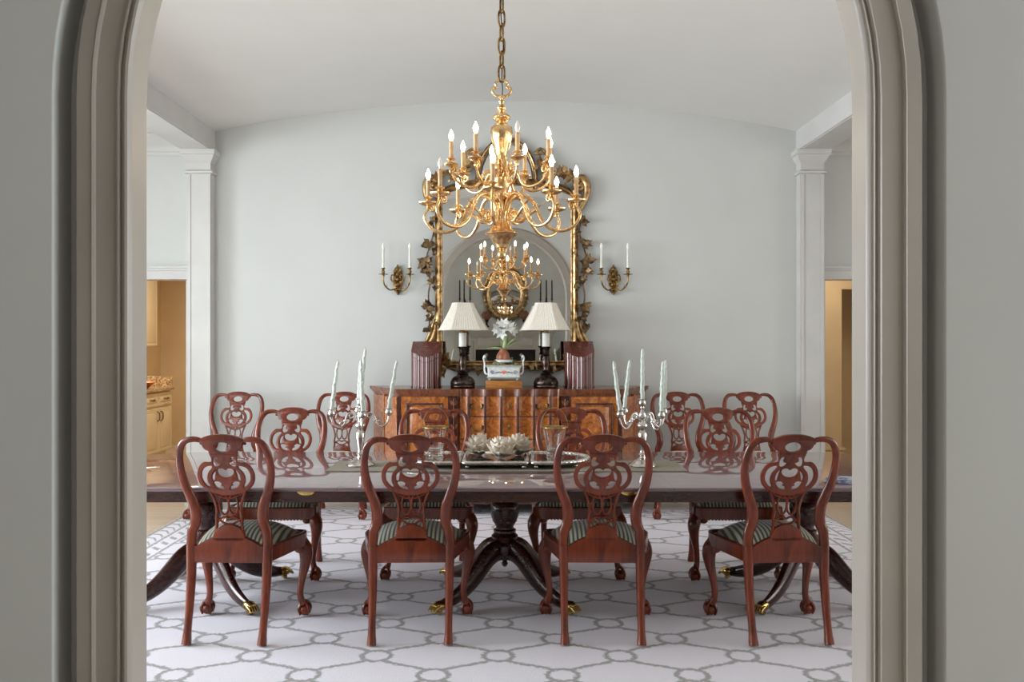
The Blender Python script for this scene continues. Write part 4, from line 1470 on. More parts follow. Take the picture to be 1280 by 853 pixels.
# ------------------------------------------------------------------ wall sconces
def build_sconces():
    for i, (px, lab) in enumerate(((496.5, 'antique brass two-light wall sconce left of the gilt mirror'), (767.5, 'antique brass two-light wall sconce right of the gilt mirror'))):
        if i == 1:
            dup(t, (X(px, DW - .06), DW - .004, 2.0), 0, lab)
            break
        t = thing('wall_sconce', (X(px, DW - .06), DW - .004, 2.0), lab, 'wall sconce', group='wall sconces beside the mirror')
        mb = MB()
        ol = half2 = [(0, .175), (-.025, .15), (-.042, .12), (-.036, .09), (-.05, .05), (-.044, .0), (-.03, -.03), (-.034, -.055), (-.016, -.075), (0, -.095)]
        L = smooth2(ol, 3)
        mb.plate(L + [(-a, b) for a, b in L[-2:0:-1]], [], .02, .005, M=T(0, -.01, 0))
        for (u, z, r) in ((0, .14, .018), (0, .095, .022), (0, .05, .02), (0, .0, .024), (0, -.045, .018), (-.028, .1, .012), (.028, .1, .012), (-.03, .03, .013), (.03, .03, .013), (0, -.08, .011)):
            mb.ell((u, -.024, z), (r, .018, r * 1.2), 10, 7)
        mb.leaf((0, -.02, .10), (0, -.2, 1), (0, -1, 0), .085, .06, -.2, .3, .2, 5, 2)
        mb.build('back_plate', 'bronze', t, 60)
        for s in (-1, 1):
            mb = MB()
            ex = s * .120
            c = catmull([(0, -.03, -.03), (s * .03, -.06, -.045), (s * .065, -.085, -.05), (s * .105, -.10, -.015), (ex, -.105, .035), (ex, -.105, .075)], 6)
            mb.tube(c, .0075, 8)
            c2 = catmull([(s * .02, -.03, .015), (s * .055, -.05, .04), (s * .05, -.06, .085), (s * .028, -.055, .08), (s * .03, -.05, .06)], 5)
            mb.tube(c2, .006, 8)
            mb.leaf((s * .085, -.095, -.035), (s * .4, -.2, 1), (-s, 0, .3), .04, .02, .4, .3, .2, 4)
            a = mb.build('arm', 'bronze', t, 60)
            mb = MB()
            mb.lathe([(.008, -.01), (.012, 0), (.009, .008), (.042, .012), (.044, .016), (.02, .018), (.012, .022), (.017, .032), (.017, .042), (.010, .05), (.011, .06), (.02, .068), (.02, .072), (.012, .073)], 20, (ex, -.105, .075))
            mb.build('drip_pan', 'bronze', a, 50)
            mb = MB(); mb.lathe([(.0115, 0), (.0105, .165), (.008, .172)], 16, (ex, -.105, .145))
            mb.build('candle_sleeve', 'wax', a, 50, 'white candle sleeve')
            mb = MB(); mb.lathe([(.006, 0), (.012, .014), (.0145, .028), (.011, .045), (.004, .06), (.001, .066)], 14, (ex, -.105, .312))
            mb.build('candle_bulb', 'bulb_off', a, 60, 'unlit white candle bulb')


# ------------------------------------------------------------------ sideboard
SBX, SBF, SBT = .033, 7.28, 1.075
def front_off(u):
    """how far the drawer front swells towards the room at u"""
    a = abs(u)
    if a > .425:
        return 0
    e = [0, .07, .207, .347, .425]
    for lo, hi in zip(e, e[1:]):
        if a <= hi:
            if lo == 0:
                t = (u + .07) / .14
            else:
                t = (a - lo) / (hi - lo)
            rip = (abs(2 * t - 1)) ** 3.2
            return .012 + .030 * math.cos(PI * min(a, .42) / .86) + .020 * rip
    return 0


def sb_outline(grow=0, n=None):
    us = [(-.425 + .85 * i / 96) for i in range(97)]
    f = [(u, -front_off(u) - grow) for u in us]
    w, wb, dep = .945 + grow * .7, 1.245 + grow, .535
    return [(-wb, dep), (-w, -grow)] + f + [(w, -grow), (wb, dep)]


def build_sideboard():
    t = thing('sideboard', (SBX, SBF, 0), 'long burl walnut sideboard with fluted drawer front under the gilt mirror', 'sideboard')
    mb = MB()
    mb.prism([(-1.235, .53), (-.935, .0), (-.43, .0), (-.43, .03), (.43, .03), (.43, .0), (.935, .0), (1.235, .53)], .11, 1.035)
    mb.build('carcass', 'walnut', t, 30)
    mb = MB()
    for (g, z0, z1) in ((.0, 1.015, 1.03), (.014, 1.03, 1.042), (.028, 1.042, 1.062), (.034, 1.062, 1.07), (.028, 1.07, SBT)):
        mb.prism(sb_outline(g), z0, z1)
    mb.build('top', 'walnut', t, 30)
    mb = MB()
    mb.prism(sb_outline(.018), .10, .135); mb.prism(sb_outline(.008), .135, .15)
    mb.build('plinth_moulding', 'walnut_dark', t, 30)
    for (x, y) in ((-.9, .05), (.9, .05), (-1.18, .49), (1.18, .49), (-.45, .03), (.45, .03)):
        mb = MB(); mb.lathe([(.03, 0), (.045, .01), (.055, .04), (.05, .07), (.036, .085), (.045, .105)], 20, (x, y, 0))
        mb.build('bun_foot', 'walnut_dark', t, 50)
    # serpentine drawers
    rows = [(.845, 1.012), (.652, .838), (.42, .645), (.16, .413)]
    for (z0, z1) in rows:
        mb = MB()
        us = [(-.422 + .844 * i / 120) for i in range(121)]
        ol = [(u, -front_off(u)) for u in us]
        mb.prism([(-.422, .02)] + ol + [(.422, .02)], z0, z1)
        dr = mb.build('drawer', 'burl', t, 25)
        # beaded edge between the drawers
        mb = MB()
        mb.tube([(u, y - .002, z0 - .003) for u, y in ol], .0045, 6)
        mb.build('cockbead', 'walnut_dark', dr, 60)
        for u in (-.347, -.207, -.07, .07, .207, .347):
            mb = MB()
            mb.lathe([(.001, z0), (.012, z0 + .001), (.012, z1 - .001), (.001, z1)], 14, (u, -front_off(u) + .001, 0))
            mb.build('reeded_bead', 'bead_wood', dr, 60)
        zc = (z0 + z1) / 2 + .01
        for u in (-.277, .277):
            yo = -front_off(u)
            mb = MB()
            for s in (-1, 1):
                mb.lathe([(.001, 0), (.013, .001), (.014, .005), (.008, .009), (.006, .016), (.001, .018)], 12, (0, 0, 0), M=T(u + s * .045, -front_off(u + s * .045) + .001, zc) @ R('X', 90))
                mb.ell((u + s * .045, -front_off(u + s * .045) - .004, zc - .014), (.011, .005, .013), 8, 6)
            c = catmull([(u - .045, yo - .02, zc), (u - .042, yo - .028, zc - .022), (u - .015, yo - .03, zc - .032), (u + .015, yo - .03, zc - .032), (u + .042, yo - .028, zc - .022), (u + .045, yo - .02, zc)], 5)
            mb.tube(c, .0042, 6)
            mb.build('bail_handle', 'bronze', dr, 60)
        mb = MB()
        mb.ell((0, -front_off(0) - .001, zc), (.014, .004, .024), 12, 8); mb.ell((0, -front_off(0) - .004, zc + .003), (.006, .003, .009), 8, 6)
        mb.build('escutcheon', 'bronze', dr, 60)
    # dark knobs where the flutes meet the top
    # carved pilasters
    for s in (-1, 1):
        for (u0, u1) in ((.430, .518), (.928, .955)):
            mb = MB()
            x0, x1 = sorted((s * u0, s * u1))
            mb.rbox(x0, x1, -.016, .02, .15, 1.012, .004, 1)
            xc, w = (x0 + x1) / 2, (x1 - x0)
            p = mb.build('pilaster', 'walnut_dark', t, 30)
            if w > .05:
                mb = MB()
                for k in range(8):
                    z = .97 - .1 * k
                    for q in (-1, 1):
                        mb.leaf((xc, -.018, z - .04), (q * .6, -.1, 1), (0, -1, 0), .062, .026, -.2, .3, .2, 4)
                    mb.ell((xc, -.02, z - .03), (.008, .008, .02), 8, 6)
                mb.tube([(xc, -.017, .99), (xc, -.017, .2)], .005, 6)
                mb.build('carved_leaf_drop', 'walnut', p, 60)
        # framed burl doors
        x0, x1 = sorted((s * .522, s * .925))
        mb = MB(); mb.rbox(x0, x1, -.012, .02, .155, 1.010, .003, 1)
        d = mb.build('door', 'burl', t, 30)
        mb = MB()
        fx0, fx1, fz0, fz1 = x0 + .045, x1 - .045, .21, .955
        for (a, b, c, e) in ((fx0, fx1, fz1 - .016, fz1), (fx0, fx1, fz0, fz0 + .016), (fx0, fx0 + .016, fz0, fz1), (fx1 - .016, fx1, fz0, fz1)):
            mb.rbox(a, b, -.03, -.01, c, e, .006, 2)
        mb.build('panel_moulding', 'walnut_dark', d, 40)
        mb = MB(); mb.rbox(fx0 + .03, fx1 - .03, -.02, -.008, fz0 + .03, fz1 - .03, .008, 2)
        mb.build('raised_panel', 'burl', d, 40)
        mb = MB(); xk = x1 - .022 if s < 0 else x0 + .022
        mb.ell((xk, -.016, .6), (.012, .004, .024), 10, 7)
        mb.build('escutcheon', 'bronze', d, 60)
        # canted end panels
        mb = MB()
        M = Matrix(((s * .295 / .605, s * .528 / .605, 0, s * .94), (.528 / .605, -.295 / .605, 0, .003), (0, 0, 1, 0), (0, 0, 0, 1)))
        mb.rbox(.03, .30, -.004, .016, .17, 1.0, .003, 1, M=M); mb.rbox(.33, .58, -.004, .016, .17, 1.0, .003, 1, M=M)
        mb.rbox(.305, .325, .0, .022, .15, 1.012, .006, 2, M=M)
        mb.build('canted_end', 'burl', t, 40)
    return t


def build_sideboard_things():
    top = SBT
    # knife boxes
    def plan(off=0):
        n = 64
        w = .128 + off
        out = [(-w, .12 + off), (-w, -.02)]
        for i in range(n + 1):
            u = -w + 2 * w * i / n
            a = abs(u) / w
            base = -.02 - .075 * math.cos(PI * .5 * min(1, a * 1.05)) ** 1.2
            ripple = -.013 * abs(math.sin(PI * (u / w + 1) * 3.0))
            out.append((u, base + ripple - off))
        return out + [(w, -.02), (w, .12 + off)]
    kb = None
    for i, (px, lab) in enumerate(((532.5, 'reeded mahogany knife box at the left end of the sideboard'), (724.5, 'reeded mahogany knife box at the right end of the sideboard'))):
        loc = (X(px, 7.47), 7.50, top)
        if i == 1:
            dup(kb, loc, 0, lab); break
        kb = thing('knife_box', loc, lab, 'knife box', group='knife boxes on the sideboard')
        slope = lambda x, y: .405 - (.115 - y) * .62 if y < .115 else .405
        mb = MB()
        mb.prism(plan(.004), .0, .012)
        mb.build('plinth', 'walnut_dark', kb, 40)
        mb = MB()
        mb.prism(plan(), .010, lambda x, y: slope(x, y) - .048)
        mb.build('case', 'knife_wood', kb, 35)
        mb = MB()
        mb.prism(plan(.0005), lambda x, y: slope(x, y) - .044, lambda x, y: slope(x, y) - .003)
        mb.build('lid_rim', 'knife_wood', kb, 35)
        mb = MB()
        mb.prism(plan(.003), lambda x, y: slope(x, y) - .004, slope)
        lid = mb.build('sloping_lid', 'knife_wood', kb, 35)
        mb = MB(); mb.ell((0, .04, slope(0, .04) + .001), (.014, .010, .005), 12, 7)
        mb.build('shell_inlay', 'brass', lid, 60, 'small brass inlay')
    # lamps
    lm = None
    for i, (px, lab) in enumerate(((578.3, 'dark bronze candlestick lamp with pleated shade left of the amaryllis'), (682.5, 'dark bronze candlestick lamp with pleated shade right of the amaryllis'))):
        loc = (X(px, 7.45), 7.46, top)
        if i == 1:
            dup(lm, loc, math.radians(-10), lab); break
        lm = thing('table_lamp', loc, lab, 'lamp', math.radians(10), group='bronze lamps on the sideboard')
        mb = MB()
        mb.lathe([(.10, 0), (.108, .006), (.11, .02), (.104, .028), (.106, .036), (.10, .06), (.086, .085), (.064, .10), (.05, .106), (.052, .112), (.04, .12)], 36, (0, 0, 0), (10, .05, .03, .1))
        mb.leaf((-.05, -.04, .09), (-.8, -.4, -.6), (-.4, -.3, .8), .09, .05, -.5, .25, .2, 5, 2)
        mb.leaf((.05, -.05, .095), (.6, -.5, -.6), (.4, -.3, .8), .08, .045, -.5, .25, .2, 5, 2)
        mb.build('base', 'lamp_bronze', lm, 55)
        mb = MB()
        mb.lathe([(.042, .118), (.05, .126), (.036, .135), (.042, .142), (.03, .152), (.024, .165), (.031, .19), (.035, .215), (.029, .25), (.023, .275), (.03, .282), (.032, .29), (.025, .298), (.03, .31), (.03, .335), (.034, .345), (.044, .352), (.046, .358), (.03, .362)], 28)
        mb.build('column', 'lamp_bronze', lm, 50)
        mb = MB(); mb.lathe([(.0335, .358), (.0335, .475), (.030, .48), (.001, .48)], 24)
        mb.build('candle_tube', 'wax', lm, 50, 'ivory candle tube')
        mb = MB(); mb.lathe([(.012, .476), (.024, .482), (.026, .49), (.016, .5), (.012, .53), (.018, .54), (.004, .56)], 16)
        for a in range(4):
            mb.tube([(.018 * math.cos(a * PI / 2), .018 * math.sin(a * PI / 2), .49), (.05 * math.cos(a * PI / 2), .05 * math.sin(a * PI / 2), .62), (.075 * math.cos(a * PI / 2 + .1), .075 * math.sin(a * PI / 2 + .1), .735)], .0028, 6)
        mb.build('socket', 'brass', lm, 50)
        # cut-corner pleated shade
        def ring(hw, cut):
            P = [(-hw + cut, -hw), (hw - cut, -hw), (hw, -hw + cut), (hw, hw - cut), (hw - cut, hw), (-hw + cut, hw), (-hw, hw - cut), (-hw, -hw + cut)]
            out = []
            for k in range(8):
                a, b = Vector(P[k]), Vector(P[(k + 1) % 8])
                m = 22 if k % 2 == 0 else 10
                for q in range(m):
                    p = a + (b - a) * (q / m)
                    out.append(p * (1 + (.010 if q % 2 else -.010) * min(1, .2 / hw * .6)))
            return out
        mb = MB()
        vs, fs = [], []
        lev = 8
        for layer in (0, 1):
            for j in range(lev + 1):
                s = j / lev
                hw = .200 + (.088 - .200) * (1 - (1 - s) ** 1.12) - .003 * layer
                cut = hw * .36
                for p in ring(hw, cut):
                    vs.append((p.x, p.y, .505 + .232 * s))
        n = len(ring(.1, .03))
        for layer in (0, 1):
            for j in range(lev):
                for k in range(n):
                    o = layer * (lev + 1) * n
                    fs.append((o + j * n + k, o + j * n + (k + 1) % n, o + (j + 1) * n + (k + 1) % n, o + (j + 1) * n + k))
        o = (lev + 1) * n
        for j in (0, lev):
            for k in range(n):
                fs.append((j * n + k, j * n + (k + 1) % n, o + j * n + (k + 1) % n, o + j * n + k))
        mb.add(vs, fs)
        sh = mb.build('lamp_shade', 'lamp_shade', lm, 15)
        for hw, z in ((.201, .505), (.089, .737)):
            mb = MB()
            mb.tube([(p.x, p.y, z) for p in ring(hw, hw * .36)], .0045, 6, closed=True)
            mb.build('shade_trim', 'lamp_shade', sh, 60)
    # wooden block, planter, amaryllis
    bx, by = X(629.7, 7.40), 7.46
    mb = MB(); mb.rbox(-.158, .158, -.085, .085, 0, .066, .004, 2)
    o = tag(mb.build('wooden_stand', 'block_wood', None, 30), 'honey coloured wooden block under the porcelain planter', 'stand'); o.location = (bx, by, top)
    t = thing('porcelain_planter', (bx, by, top + .0665), 'rectangular white porcelain planter with floral panel on the wooden block', 'planter')
    mb = MB()
    prof = [(0, .020, 'c'), (.004, .032, 'c')]
    def rect(hx, hy, z): return [(x, y, z) for x, y in rrect(hx, hy, .012, 4)]
    vs, fs = [], []
    lv = [(.128, .062, .016), (.140, .070, .022), (.142, .072, .034), (.136, .068, .038), (.142, .074, .10), (.15, .08, .118), (.158, .086, .124), (.158, .086, .132), (.146, .076, .132), (.138, .07, .11)]
    n = len(rect(.1, .1, 0))
    for (hx, hy, z) in lv:
        vs += rect(hx, hy, z)
    for i in range(len(lv) - 1):
        for k in range(n):
            fs.append((i * n + k, i * n + (k + 1) % n, i * n + n + (k + 1) % n, i * n + n + k))
    fs += [tuple(range(n)), tuple((len(lv) - 1) * n + k for k in range(n))]
    mb.add(vs, fs)
    mb.build('trough', 'porcelain', t, 30)
    mb = MB()
    for z, hx, hy in ((.026, .1415, .0715), (.127, .159, .087)):
        mb.tube(rect(hx, hy, z), .005, 6, closed=True)
    for s in (-1, 1):
        for q in (-1, 1):
            mb.ell((s * .12, q * .055, .010), (.014, .014, .0105), 10, 7)
    mb.build('gilt_mount', 'celadon', t, 50, 'grey green glazed rims and feet')
    for s in (-1, 1):
        mb = MB()
        c = catmull([(s * .136, -.01, .05), (s * .16, -.01, .06), (s * .168, -.005, .10), (s * .168, 0, .15), (s * .176, 0, .19), (s * .166, 0, .212), (s * .158, 0, .2)], 6)
        mb.tube(c, .0085, 8)
        mb.ell((s * .166, 0, .205), (.014, .014, .016), 10, 7)
        mb.build('handle', 'porcelain', t, 60)
        mb = MB()
        c = [(s * (.10 + .018 * (1 - j / 16) * math.cos(j * .6)), -.076, .068 + .02 * (1 - j / 16) * math.sin(j * .6)) for j in range(17)]
        mb.tube(c, .0025, 6)
        mb.build('painted_scroll', 'paint_blue', t, 60, 'grey blue painted scroll')
    mb = MB()
    for (u, w, r) in ((0, .076, .013), (-.018, .072, .009), (.018, .074, .009), (0, .06, .008), (-.03, .068, .005), (.032, .068, .005)):
        mb.ell((u, -.0735, w), (r, .003, r * .8), 10, 6)
    mb.build('painted_flower', 'paint_rose', t, 60, 'rose painted flower cluster')
    mb = MB()
    for k in range(5):
        for s in (-1, 1):
            mb.leaf((s * (.03 + .008 * k), -.0735, .07), (s, -.05, .5 - .3 * k), (0, -1, 0), .018, .009, 0, .3, .1, 3)
    mb.build('painted_sprig', 'paint_blue', t, 60)
    mb = MB()
    rnd = random.Random(5)
    mb.ell((0, 0, .125), (.14, .07, .022), 20, 8)
    for k in range(26):
        a = rnd.uniform(0, 2 * PI); q = rnd.uniform(.2, 1)
        mb.ell((.125 * q * math.cos(a), .06 * q * math.sin(a), .138 + rnd.uniform(-.004, .012)), (rnd.uniform(.014, .028), rnd.uniform(.012, .02), rnd.uniform(.01, .022)), 8, 6)
    mb.build('moss', 'moss', t, 70)
    # amaryllis in a dish
    t = thing('amaryllis', (bx + .005, by, top + .0665 + .146), 'white flowering amaryllis bulb in a pale dish in the planter', 'plant')
    mb = MB(); mb.lathe([(.05, .006), (.072, .012), (.078, .03), (.082, .034), (.074, .034), (.06, .02), (.001, .018)], 28)
    mb.build('dish', 'porcelain', t, 50, 'pale shallow dish')
    mb = MB(); mb.lathe([(.03, .018), (.052, .03), (.058, .05), (.052, .075), (.036, .1), (.024, .125), (.014, .135)], 20, (-.01, 0, 0), (9, .05, .03, .1))
    mb.build('bulb', 'skin', t, 55, 'papery reddish brown bulb')
    mb = MB()
    c = catmull([(-.005, 0, .12), (.004, 0, .18), (.010, 0, .24), (.008, 0, .285)], 5)
    mb.tube(c, [.017 - .004 * i / len(c) for i in range(len(c))], 10)
    mb.build('stem', 'green', t, 60)
    for (dx, dy, L, w, cl, tl) in ((.7, -.1, .20, .030, -.35, 1.0), (1.0, -.1, .17, .026, -.3, .9), (-.9, -.2, .13, .026, -.6, .45), (-.25, .1, .16, .026, .1, 1.0), (.3, .1, .14, .024, -.3, .9)):
        mb = MB()
        mb.leaf((-.008, 0, .12), (dx, dy, tl), (-dx * .8, -.7, .6), L, w, cl, .12, .25, 8)
        mb.build('strap_leaf', 'green', t, 60)
    heads = [((-.072, -.03, .37), (-.8, -.45, .1)), ((-.03, -.05, .335), (-.3, -.9, -.35)), ((.045, -.05, .385), (.3, -.9, .25)), ((.085, -.02, .36), (.85, -.3, -.1)), ((-.01, -.045, .415), (-.25, -.75, .6)), ((.03, .03, .40), (.3, .6, .6)), ((-.05, .03, .40), (-.5, .6, .5))]
    for (p, d) in heads:
        D = Vector(d).normalized()
        up = D.orthogonal().normalized(); sd = D.cross(up)
        mb = MB()
        b0 = Vector((.008, 0, .285))
        P = Vector(p) - Vector((0, 0, .352))
        P = b0 + Vector((P.x * .78, P.y * .8, P.z * .8)) - Vector((.006, 0, 0))
        mb.tube([b0, (b0 + P) / 2 + Vector((0, 0, .004)), P], [.005, .008, .014], 8)
        for k in range(6):
            a = 2 * PI * k / 6
            o = up * math.cos(a) + sd * math.sin(a)
            mb.leaf(P + o * .006, D * .75 + o * .85, D - o * .6, .066 if k % 2 else .062, .040 if k % 2 else .034, -.18, .1, .3, 6)
        for k in range(4):
            mb.tube([P, P + D * .05 + up * (.006 * (k - 1.5))], .0016, 5)
        mb.build('flower', 'petal', t, 70)
# ------------------------------------------------------------------ rug
def build_rug():
    mb = MB()
    mb.rbox(-2.74, 2.74, 2.75, 7.6, -.011, -.001, .004, 1)
    tag(mb.build('area_rug', 'rug', None, 30), 'pale grey rug with ring trellis pattern under table and chairs', 'rug')


# ------------------------------------------------------------------ pantry
def build_pantry():
    fx = -4.32
    def front_panel(mb, y0, y1, z0, z1, x):
        mb.rbox(x - .02, x, y0, y1, z0, z1, .004, 1)
        mb.rbox(x - .004, x + .006, y0 + .045, y1 - .045, z0 + .045, z1 - .045, .008, 2)
    y_edges = [8.6, 9.05, 9.5, 9.95, 10.5, 11.05]
    for i, (a, b) in enumerate(zip(y_edges[::2], y_edges[1::2])):
        pass
    units = [(8.5, 9.35, 'cream base cabinet at the near end of the pantry run'), (9.35, 10.2, 'cream base cabinet in the middle of the pantry run'), (10.2, 11.05, 'cream base cabinet at the far end of the pantry run')]
    for (a, b, lab) in units:
        t = thing('base_cabinet', ((fx - .3), (a + b) / 2, -.012), lab, 'cabinet', group='cream pantry base cabinets')
        h = (b - a) / 2
        mb = MB(); mb.box(-.3, .278, -h + .001, h - .001, .1, .87); mb.box(-.3, .22, -h + .001, h - .001, 0, .1)
        mb.build('carcass', 'cabinet', t, 20)
        for s in (-1, 1):
            y0, y1 = (-h + .008, -.004) if s < 0 else (.004, h - .008)
            mb = MB(); front_panel(mb, y0, y1, .12, .66, .3)
            d = mb.build('door', 'cabinet', t, 30)
            mb = MB()
            yk = y1 - .05 if s < 0 else y0 + .05
            mb.tube(catmull([(.305, yk, .62), (.33, yk, .6), (.334, yk, .56), (.33, yk, .52), (.305, yk, .50)], 4), .008, 6)
            mb.build('handle', 'bronze', d, 60)
            mb = MB(); front_panel(mb, y0, y1, .69, .85, .3)
            d = mb.build('drawer', 'cabinet', t, 30)
            mb = MB(); ym = (y0 + y1) / 2
            mb.tube(catmull([(.305, ym - .06, .775), (.33, ym - .04, .768), (.334, ym, .765), (.33, ym + .04, .768), (.305, ym + .06, .775)], 4), .008, 6)
            mb.build('handle', 'bronze', d, 60)
    t = thing('granite_counter', (fx - .3, 9.78, .858), 'speckled granite counter with upstand on the pantry cabinets', 'counter')
    mb = MB(); mb.rbox(-.34, .33, -1.29, 1.29, 0, .04, .006, 2)
    mb.build('worktop', 'granite', t, 30)
    mb = MB(); mb.rbox(-.34, -.31, -1.29, 1.29, .04, .17, .003, 1); mb.rbox(-.31, .30, 1.26, 1.29, .04, .17, .003, 1)
    mb.build('upstand', 'granite', t, 30)
    for (a, b, lab) in ((8.9, 9.9, 'cream wall cabinet nearer the opening in the pantry'), (9.9, 11.3, 'cream wall cabinet at the far end of the pantry')):
        h = (b - a) / 2
        t = thing('wall_cabinet', (-4.79, (a + b) / 2, 1.40), lab, 'cabinet', group='cream pantry wall cabinets')
        mb = MB(); mb.box(-.175, .16, -h + .001, h - .001, .0, 1.1)
        mb.build('carcass', 'cabinet', t, 20)
        for s in (-1, 1):
            y0, y1 = (-h + .008, -.004) if s < 0 else (.004, h - .008)
            mb = MB(); front_panel(mb, y0, y1, .02, 1.08, .182)
            d = mb.build('door', 'cabinet', t, 30)
            mb = MB(); yk = y1 - .05 if s < 0 else y0 + .05
            mb.tube(catmull([(.186, yk, .2), (.212, yk, .18), (.216, yk, .14), (.212, yk, .1), (.186, yk, .08)], 4), .008, 6)
            mb.build('handle', 'bronze', d, 60)
    mb = MB()
    mb.lathe([(.05, 0), (.06, .006), (.11, .05), (.15, .075), (.155, .08), (.148, .08), (.105, .058), (.05, .02), (.001, .016)], 28)
    o = tag(mb.build('copper_bowl', 'copper', None, 50), 'orange copper bowl on the granite pantry counter', 'bowl'); o.location = (-4.44, 10.45, .899)


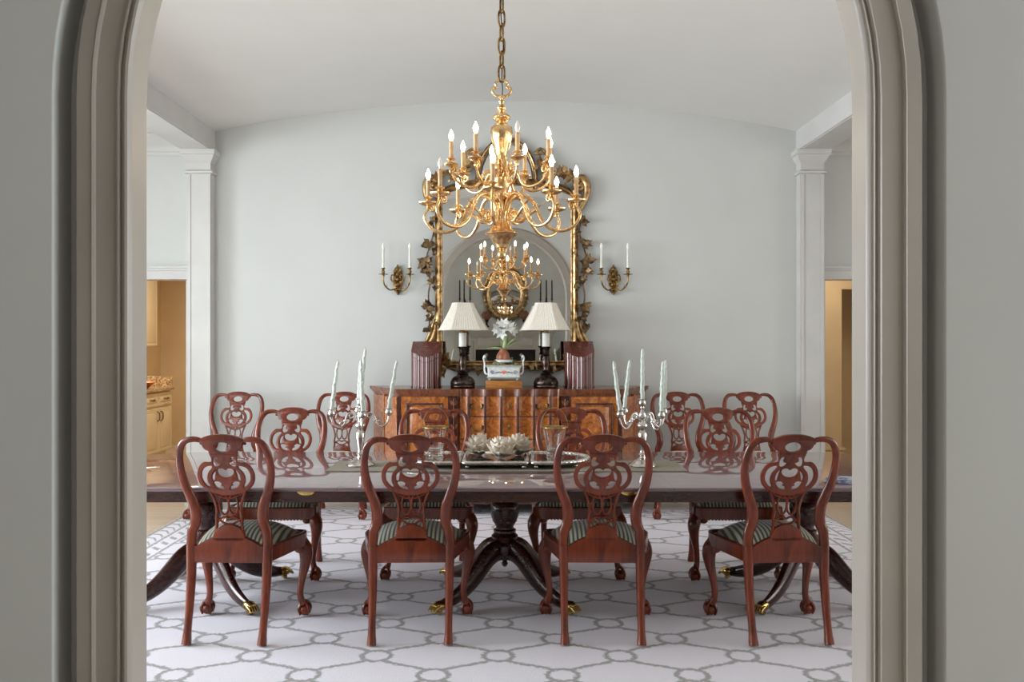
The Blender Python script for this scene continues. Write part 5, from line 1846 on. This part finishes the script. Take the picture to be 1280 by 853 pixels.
# ------------------------------------------------------------------ the foyer wall seen in the mirror
def build_foyer():
    WY = -7.25
    t = thing('fireplace', (0, WY, -.012), 'grey painted fireplace with black firebox, reflected in the gilt mirror', 'fireplace')
    mb = MB()
    for s in (-1, 1):
        x0, x1 = sorted((s * .80, s * 1.25))
        mb.box(x0, x1, 0, .16, 0, 1.52)
        x0, x1 = sorted((s * .88, s * 1.17))
        mb.rbox(x0, x1, .15, .18, .2, 1.4, .01, 2)
    mb.box(-.80, .80, 0, .16, 1.155, 1.52)
    mb.rbox(-.72, -.02, .15, .175, 1.22, 1.46, .012, 2); mb.rbox(.02, .72, .15, .175, 1.22, 1.46, .012, 2)
    mb.build('surround', 'shaded_foyer_trim', t, 30)
    mb = MB()
    for (g, z0, z1) in ((.02, 1.52, 1.56), (.05, 1.56, 1.60), (.09, 1.60, 1.66), (.14, 1.66, 1.745)):
        mb.box(-1.25 - g, 1.25 + g, 0, .22 + g, z0, z1)
    mb.build('mantel_shelf', 'shaded_foyer_trim', t, 30)
    mb = MB(); mb.box(-.80, .80, .002, .03, 0, 1.155)
    mb.build('firebox', 'soot', t, 30)
    mb = MB(); mb.rbox(-1.4, 1.4, .1, .7, 0, .03, .004, 1)
    mb.build('hearth', 'granite', t, 30)
    # oval mirror
    t = thing('oval_mirror', (0, WY + .004, 2.62), 'oval mirror in a carved gilt frame over the mantel, seen in reflection', 'mirror')
    mb = MB()
    el = lambda a, b: [(a * math.cos(q), b * math.sin(q)) for q in [2 * PI * k / 56 for k in range(56)]]
    mb.plate(el(.42, .56), [], .01, .001, M=T(0, .02, 0))
    mb.build('mirror_glass', 'mirror', t, 20)
    mb = MB()
    path = [((.40 * math.cos(q), 0, .54 * math.sin(q)), (math.cos(q), 0, math.sin(q)), (0, -1, 0)) for q in [2 * PI * k / 64 for k in range(65)]]
    mb.sweep(path, [(0, 0), (0, -.03), (.03, -.05), (.05, -.04), (.1, -.07), (.17, -.06), (.2, -.03), (.2, 0)])
    mb.build('frame', 'frame_gold', t, 50)
    mb = MB()
    rnd = random.Random(2)
    for k in range(40):
        q = 2 * PI * k / 40
        o = Vector((math.cos(q), 0, math.sin(q)))
        for j in range(2):
            mb.leaf((.52 * math.cos(q), .06, .66 * math.sin(q)), o * rnd.uniform(.3, 1) + Vector((-o.z, .2, o.x)) * rnd.uniform(-.8, .8), (0, 1, 0), rnd.uniform(.08, .13), .07, rnd.uniform(-.3, .3), .25, .25, 4, 2)
    mb.build('carved_leaf_border', 'vine_gold', t, 60)
    u = None
    for s, lab in ((1, 'russet topiary ball on a stand at the right of the mantel shelf'), (-1, 'russet topiary ball on a stand at the left of the mantel shelf')):
        loc = (s * .50, WY + .225, 1.734)
        if u: dup(u, loc, 0, lab); break
        u = thing('topiary_ball', loc, lab, 'ornament', group='topiary balls on the mantel')
        mb = MB(); mb.lathe([(.07, 0), (.075, .01), (.06, .03), (.03, .06), (.025, .12), (.05, .16), (.06, .19), (.05, .2)], 20)
        mb.build('stand', 'iron', u, 50)
        mb = MB(); mb.ell((0, 0, .32), (.125, .115, .12), 18, 12)
        for k in range(40):
            a, b = rnd.uniform(0, 2 * PI), rnd.uniform(-1, 1)
            q = math.sqrt(1 - b * b)
            mb.ell((.12 * q * math.cos(a), .11 * q * math.sin(a), .32 + .115 * b), (.022, .022, .022), 6, 5)
        mb.build('ball', 'russet', u, 70)
    u = None
    for s, lab in ((1, 'tall black iron three-candle candelabrum at the right end of the mantel'), (-1, 'tall black iron three-candle candelabrum at the left end of the mantel')):
        loc = (s * 1.08, WY + .225, 1.734)
        if u: dup(u, loc, .35, lab); break
        u = thing('iron_candelabrum', loc, lab, 'candelabrum', group='iron candelabra on the mantel')
        mb = MB(); mb.lathe([(.1, 0), (.1, .012), (.05, .03), (.03, .06), (.018, .1), (.018, .35), (.03, .38), (.018, .41), (.016, .66), (.03, .69), (.02, .72)], 18)
        mb.build('stem', 'iron', u, 50)
        for k in range(3):
            x = (k - 1) * .15
            mb = MB()
            mb.tube(catmull([(0, 0, .68), (x * .6, 0, .64 + .0), (x, 0, .67), (x, 0, .73)], 5) if k != 1 else [(0, 0, .66), (0, .05, .69), (0, .05, .73)], .012, 8)
            yy = .05 if k == 1 else 0
            mb.lathe([(.012, 0), (.04, .008), (.042, .014), (.022, .018), (.022, .05)], 14, (x, yy, .72))
            a = mb.build('arm', 'iron', u, 50)
            mb = MB(); mb.lathe([(.019, 0), (.016, .48), (.006, .5)], 12, (x, yy, .76))
            mb.build('black_candle', 'iron', a, 50)
    # wing chair beside the hearth
    t = thing('wing_chair', (1.55, WY + 1.3, -.012), 'olive upholstered wing chair near the fireplace, seen in reflection', 'armchair', .35)
    mb = MB(); mb.rbox(-.38, .38, -.35, .4, .22, .46, .05, 3)
    mb.build('seat', 'velvet', t, 50)
    mb = MB()
    L = smooth2([(0, 1.28), (-.2, 1.25), (-.36, 1.14), (-.38, .9), (-.36, .4), (0, .36)], 5)
    mb.plate(L + [(-a, b) for a, b in L[-2:0:-1]], [], .14, .04, M=T(0, -.36, 0))
    mb.build('backrest', 'velvet', t, 50)
    for s in (-1, 1):
        mb = MB(); mb.rbox(*sorted((s * .36, s * .46)), -.38, .38, .22, .64, .04, 3)
        mb.build('arm', 'velvet', t, 50)
        mb = MB(); mb.rbox(*sorted((s * .36, s * .44)), -.42, -.12, .6, 1.12, .035, 3)
        mb.build('wing', 'velvet', t, 50)
        for y in (-.34, .34):
            mb = MB(); mb.tube([(s * .36, y, .24), (s * .36, y, .0)], [.03, .018], 10)
            mb.build('leg', 'mahogany_dark', t, 50)


def main():
    build_materials()
    build_camera()
    build_room()
    build_lights()
    build_rug()
    build_table()
    build_chairs()
    build_table_things()
    build_chandelier()
    build_mirror()
    build_sconces()
    build_sideboard()
    build_sideboard_things()
    build_pantry()
    build_foyer()


main()
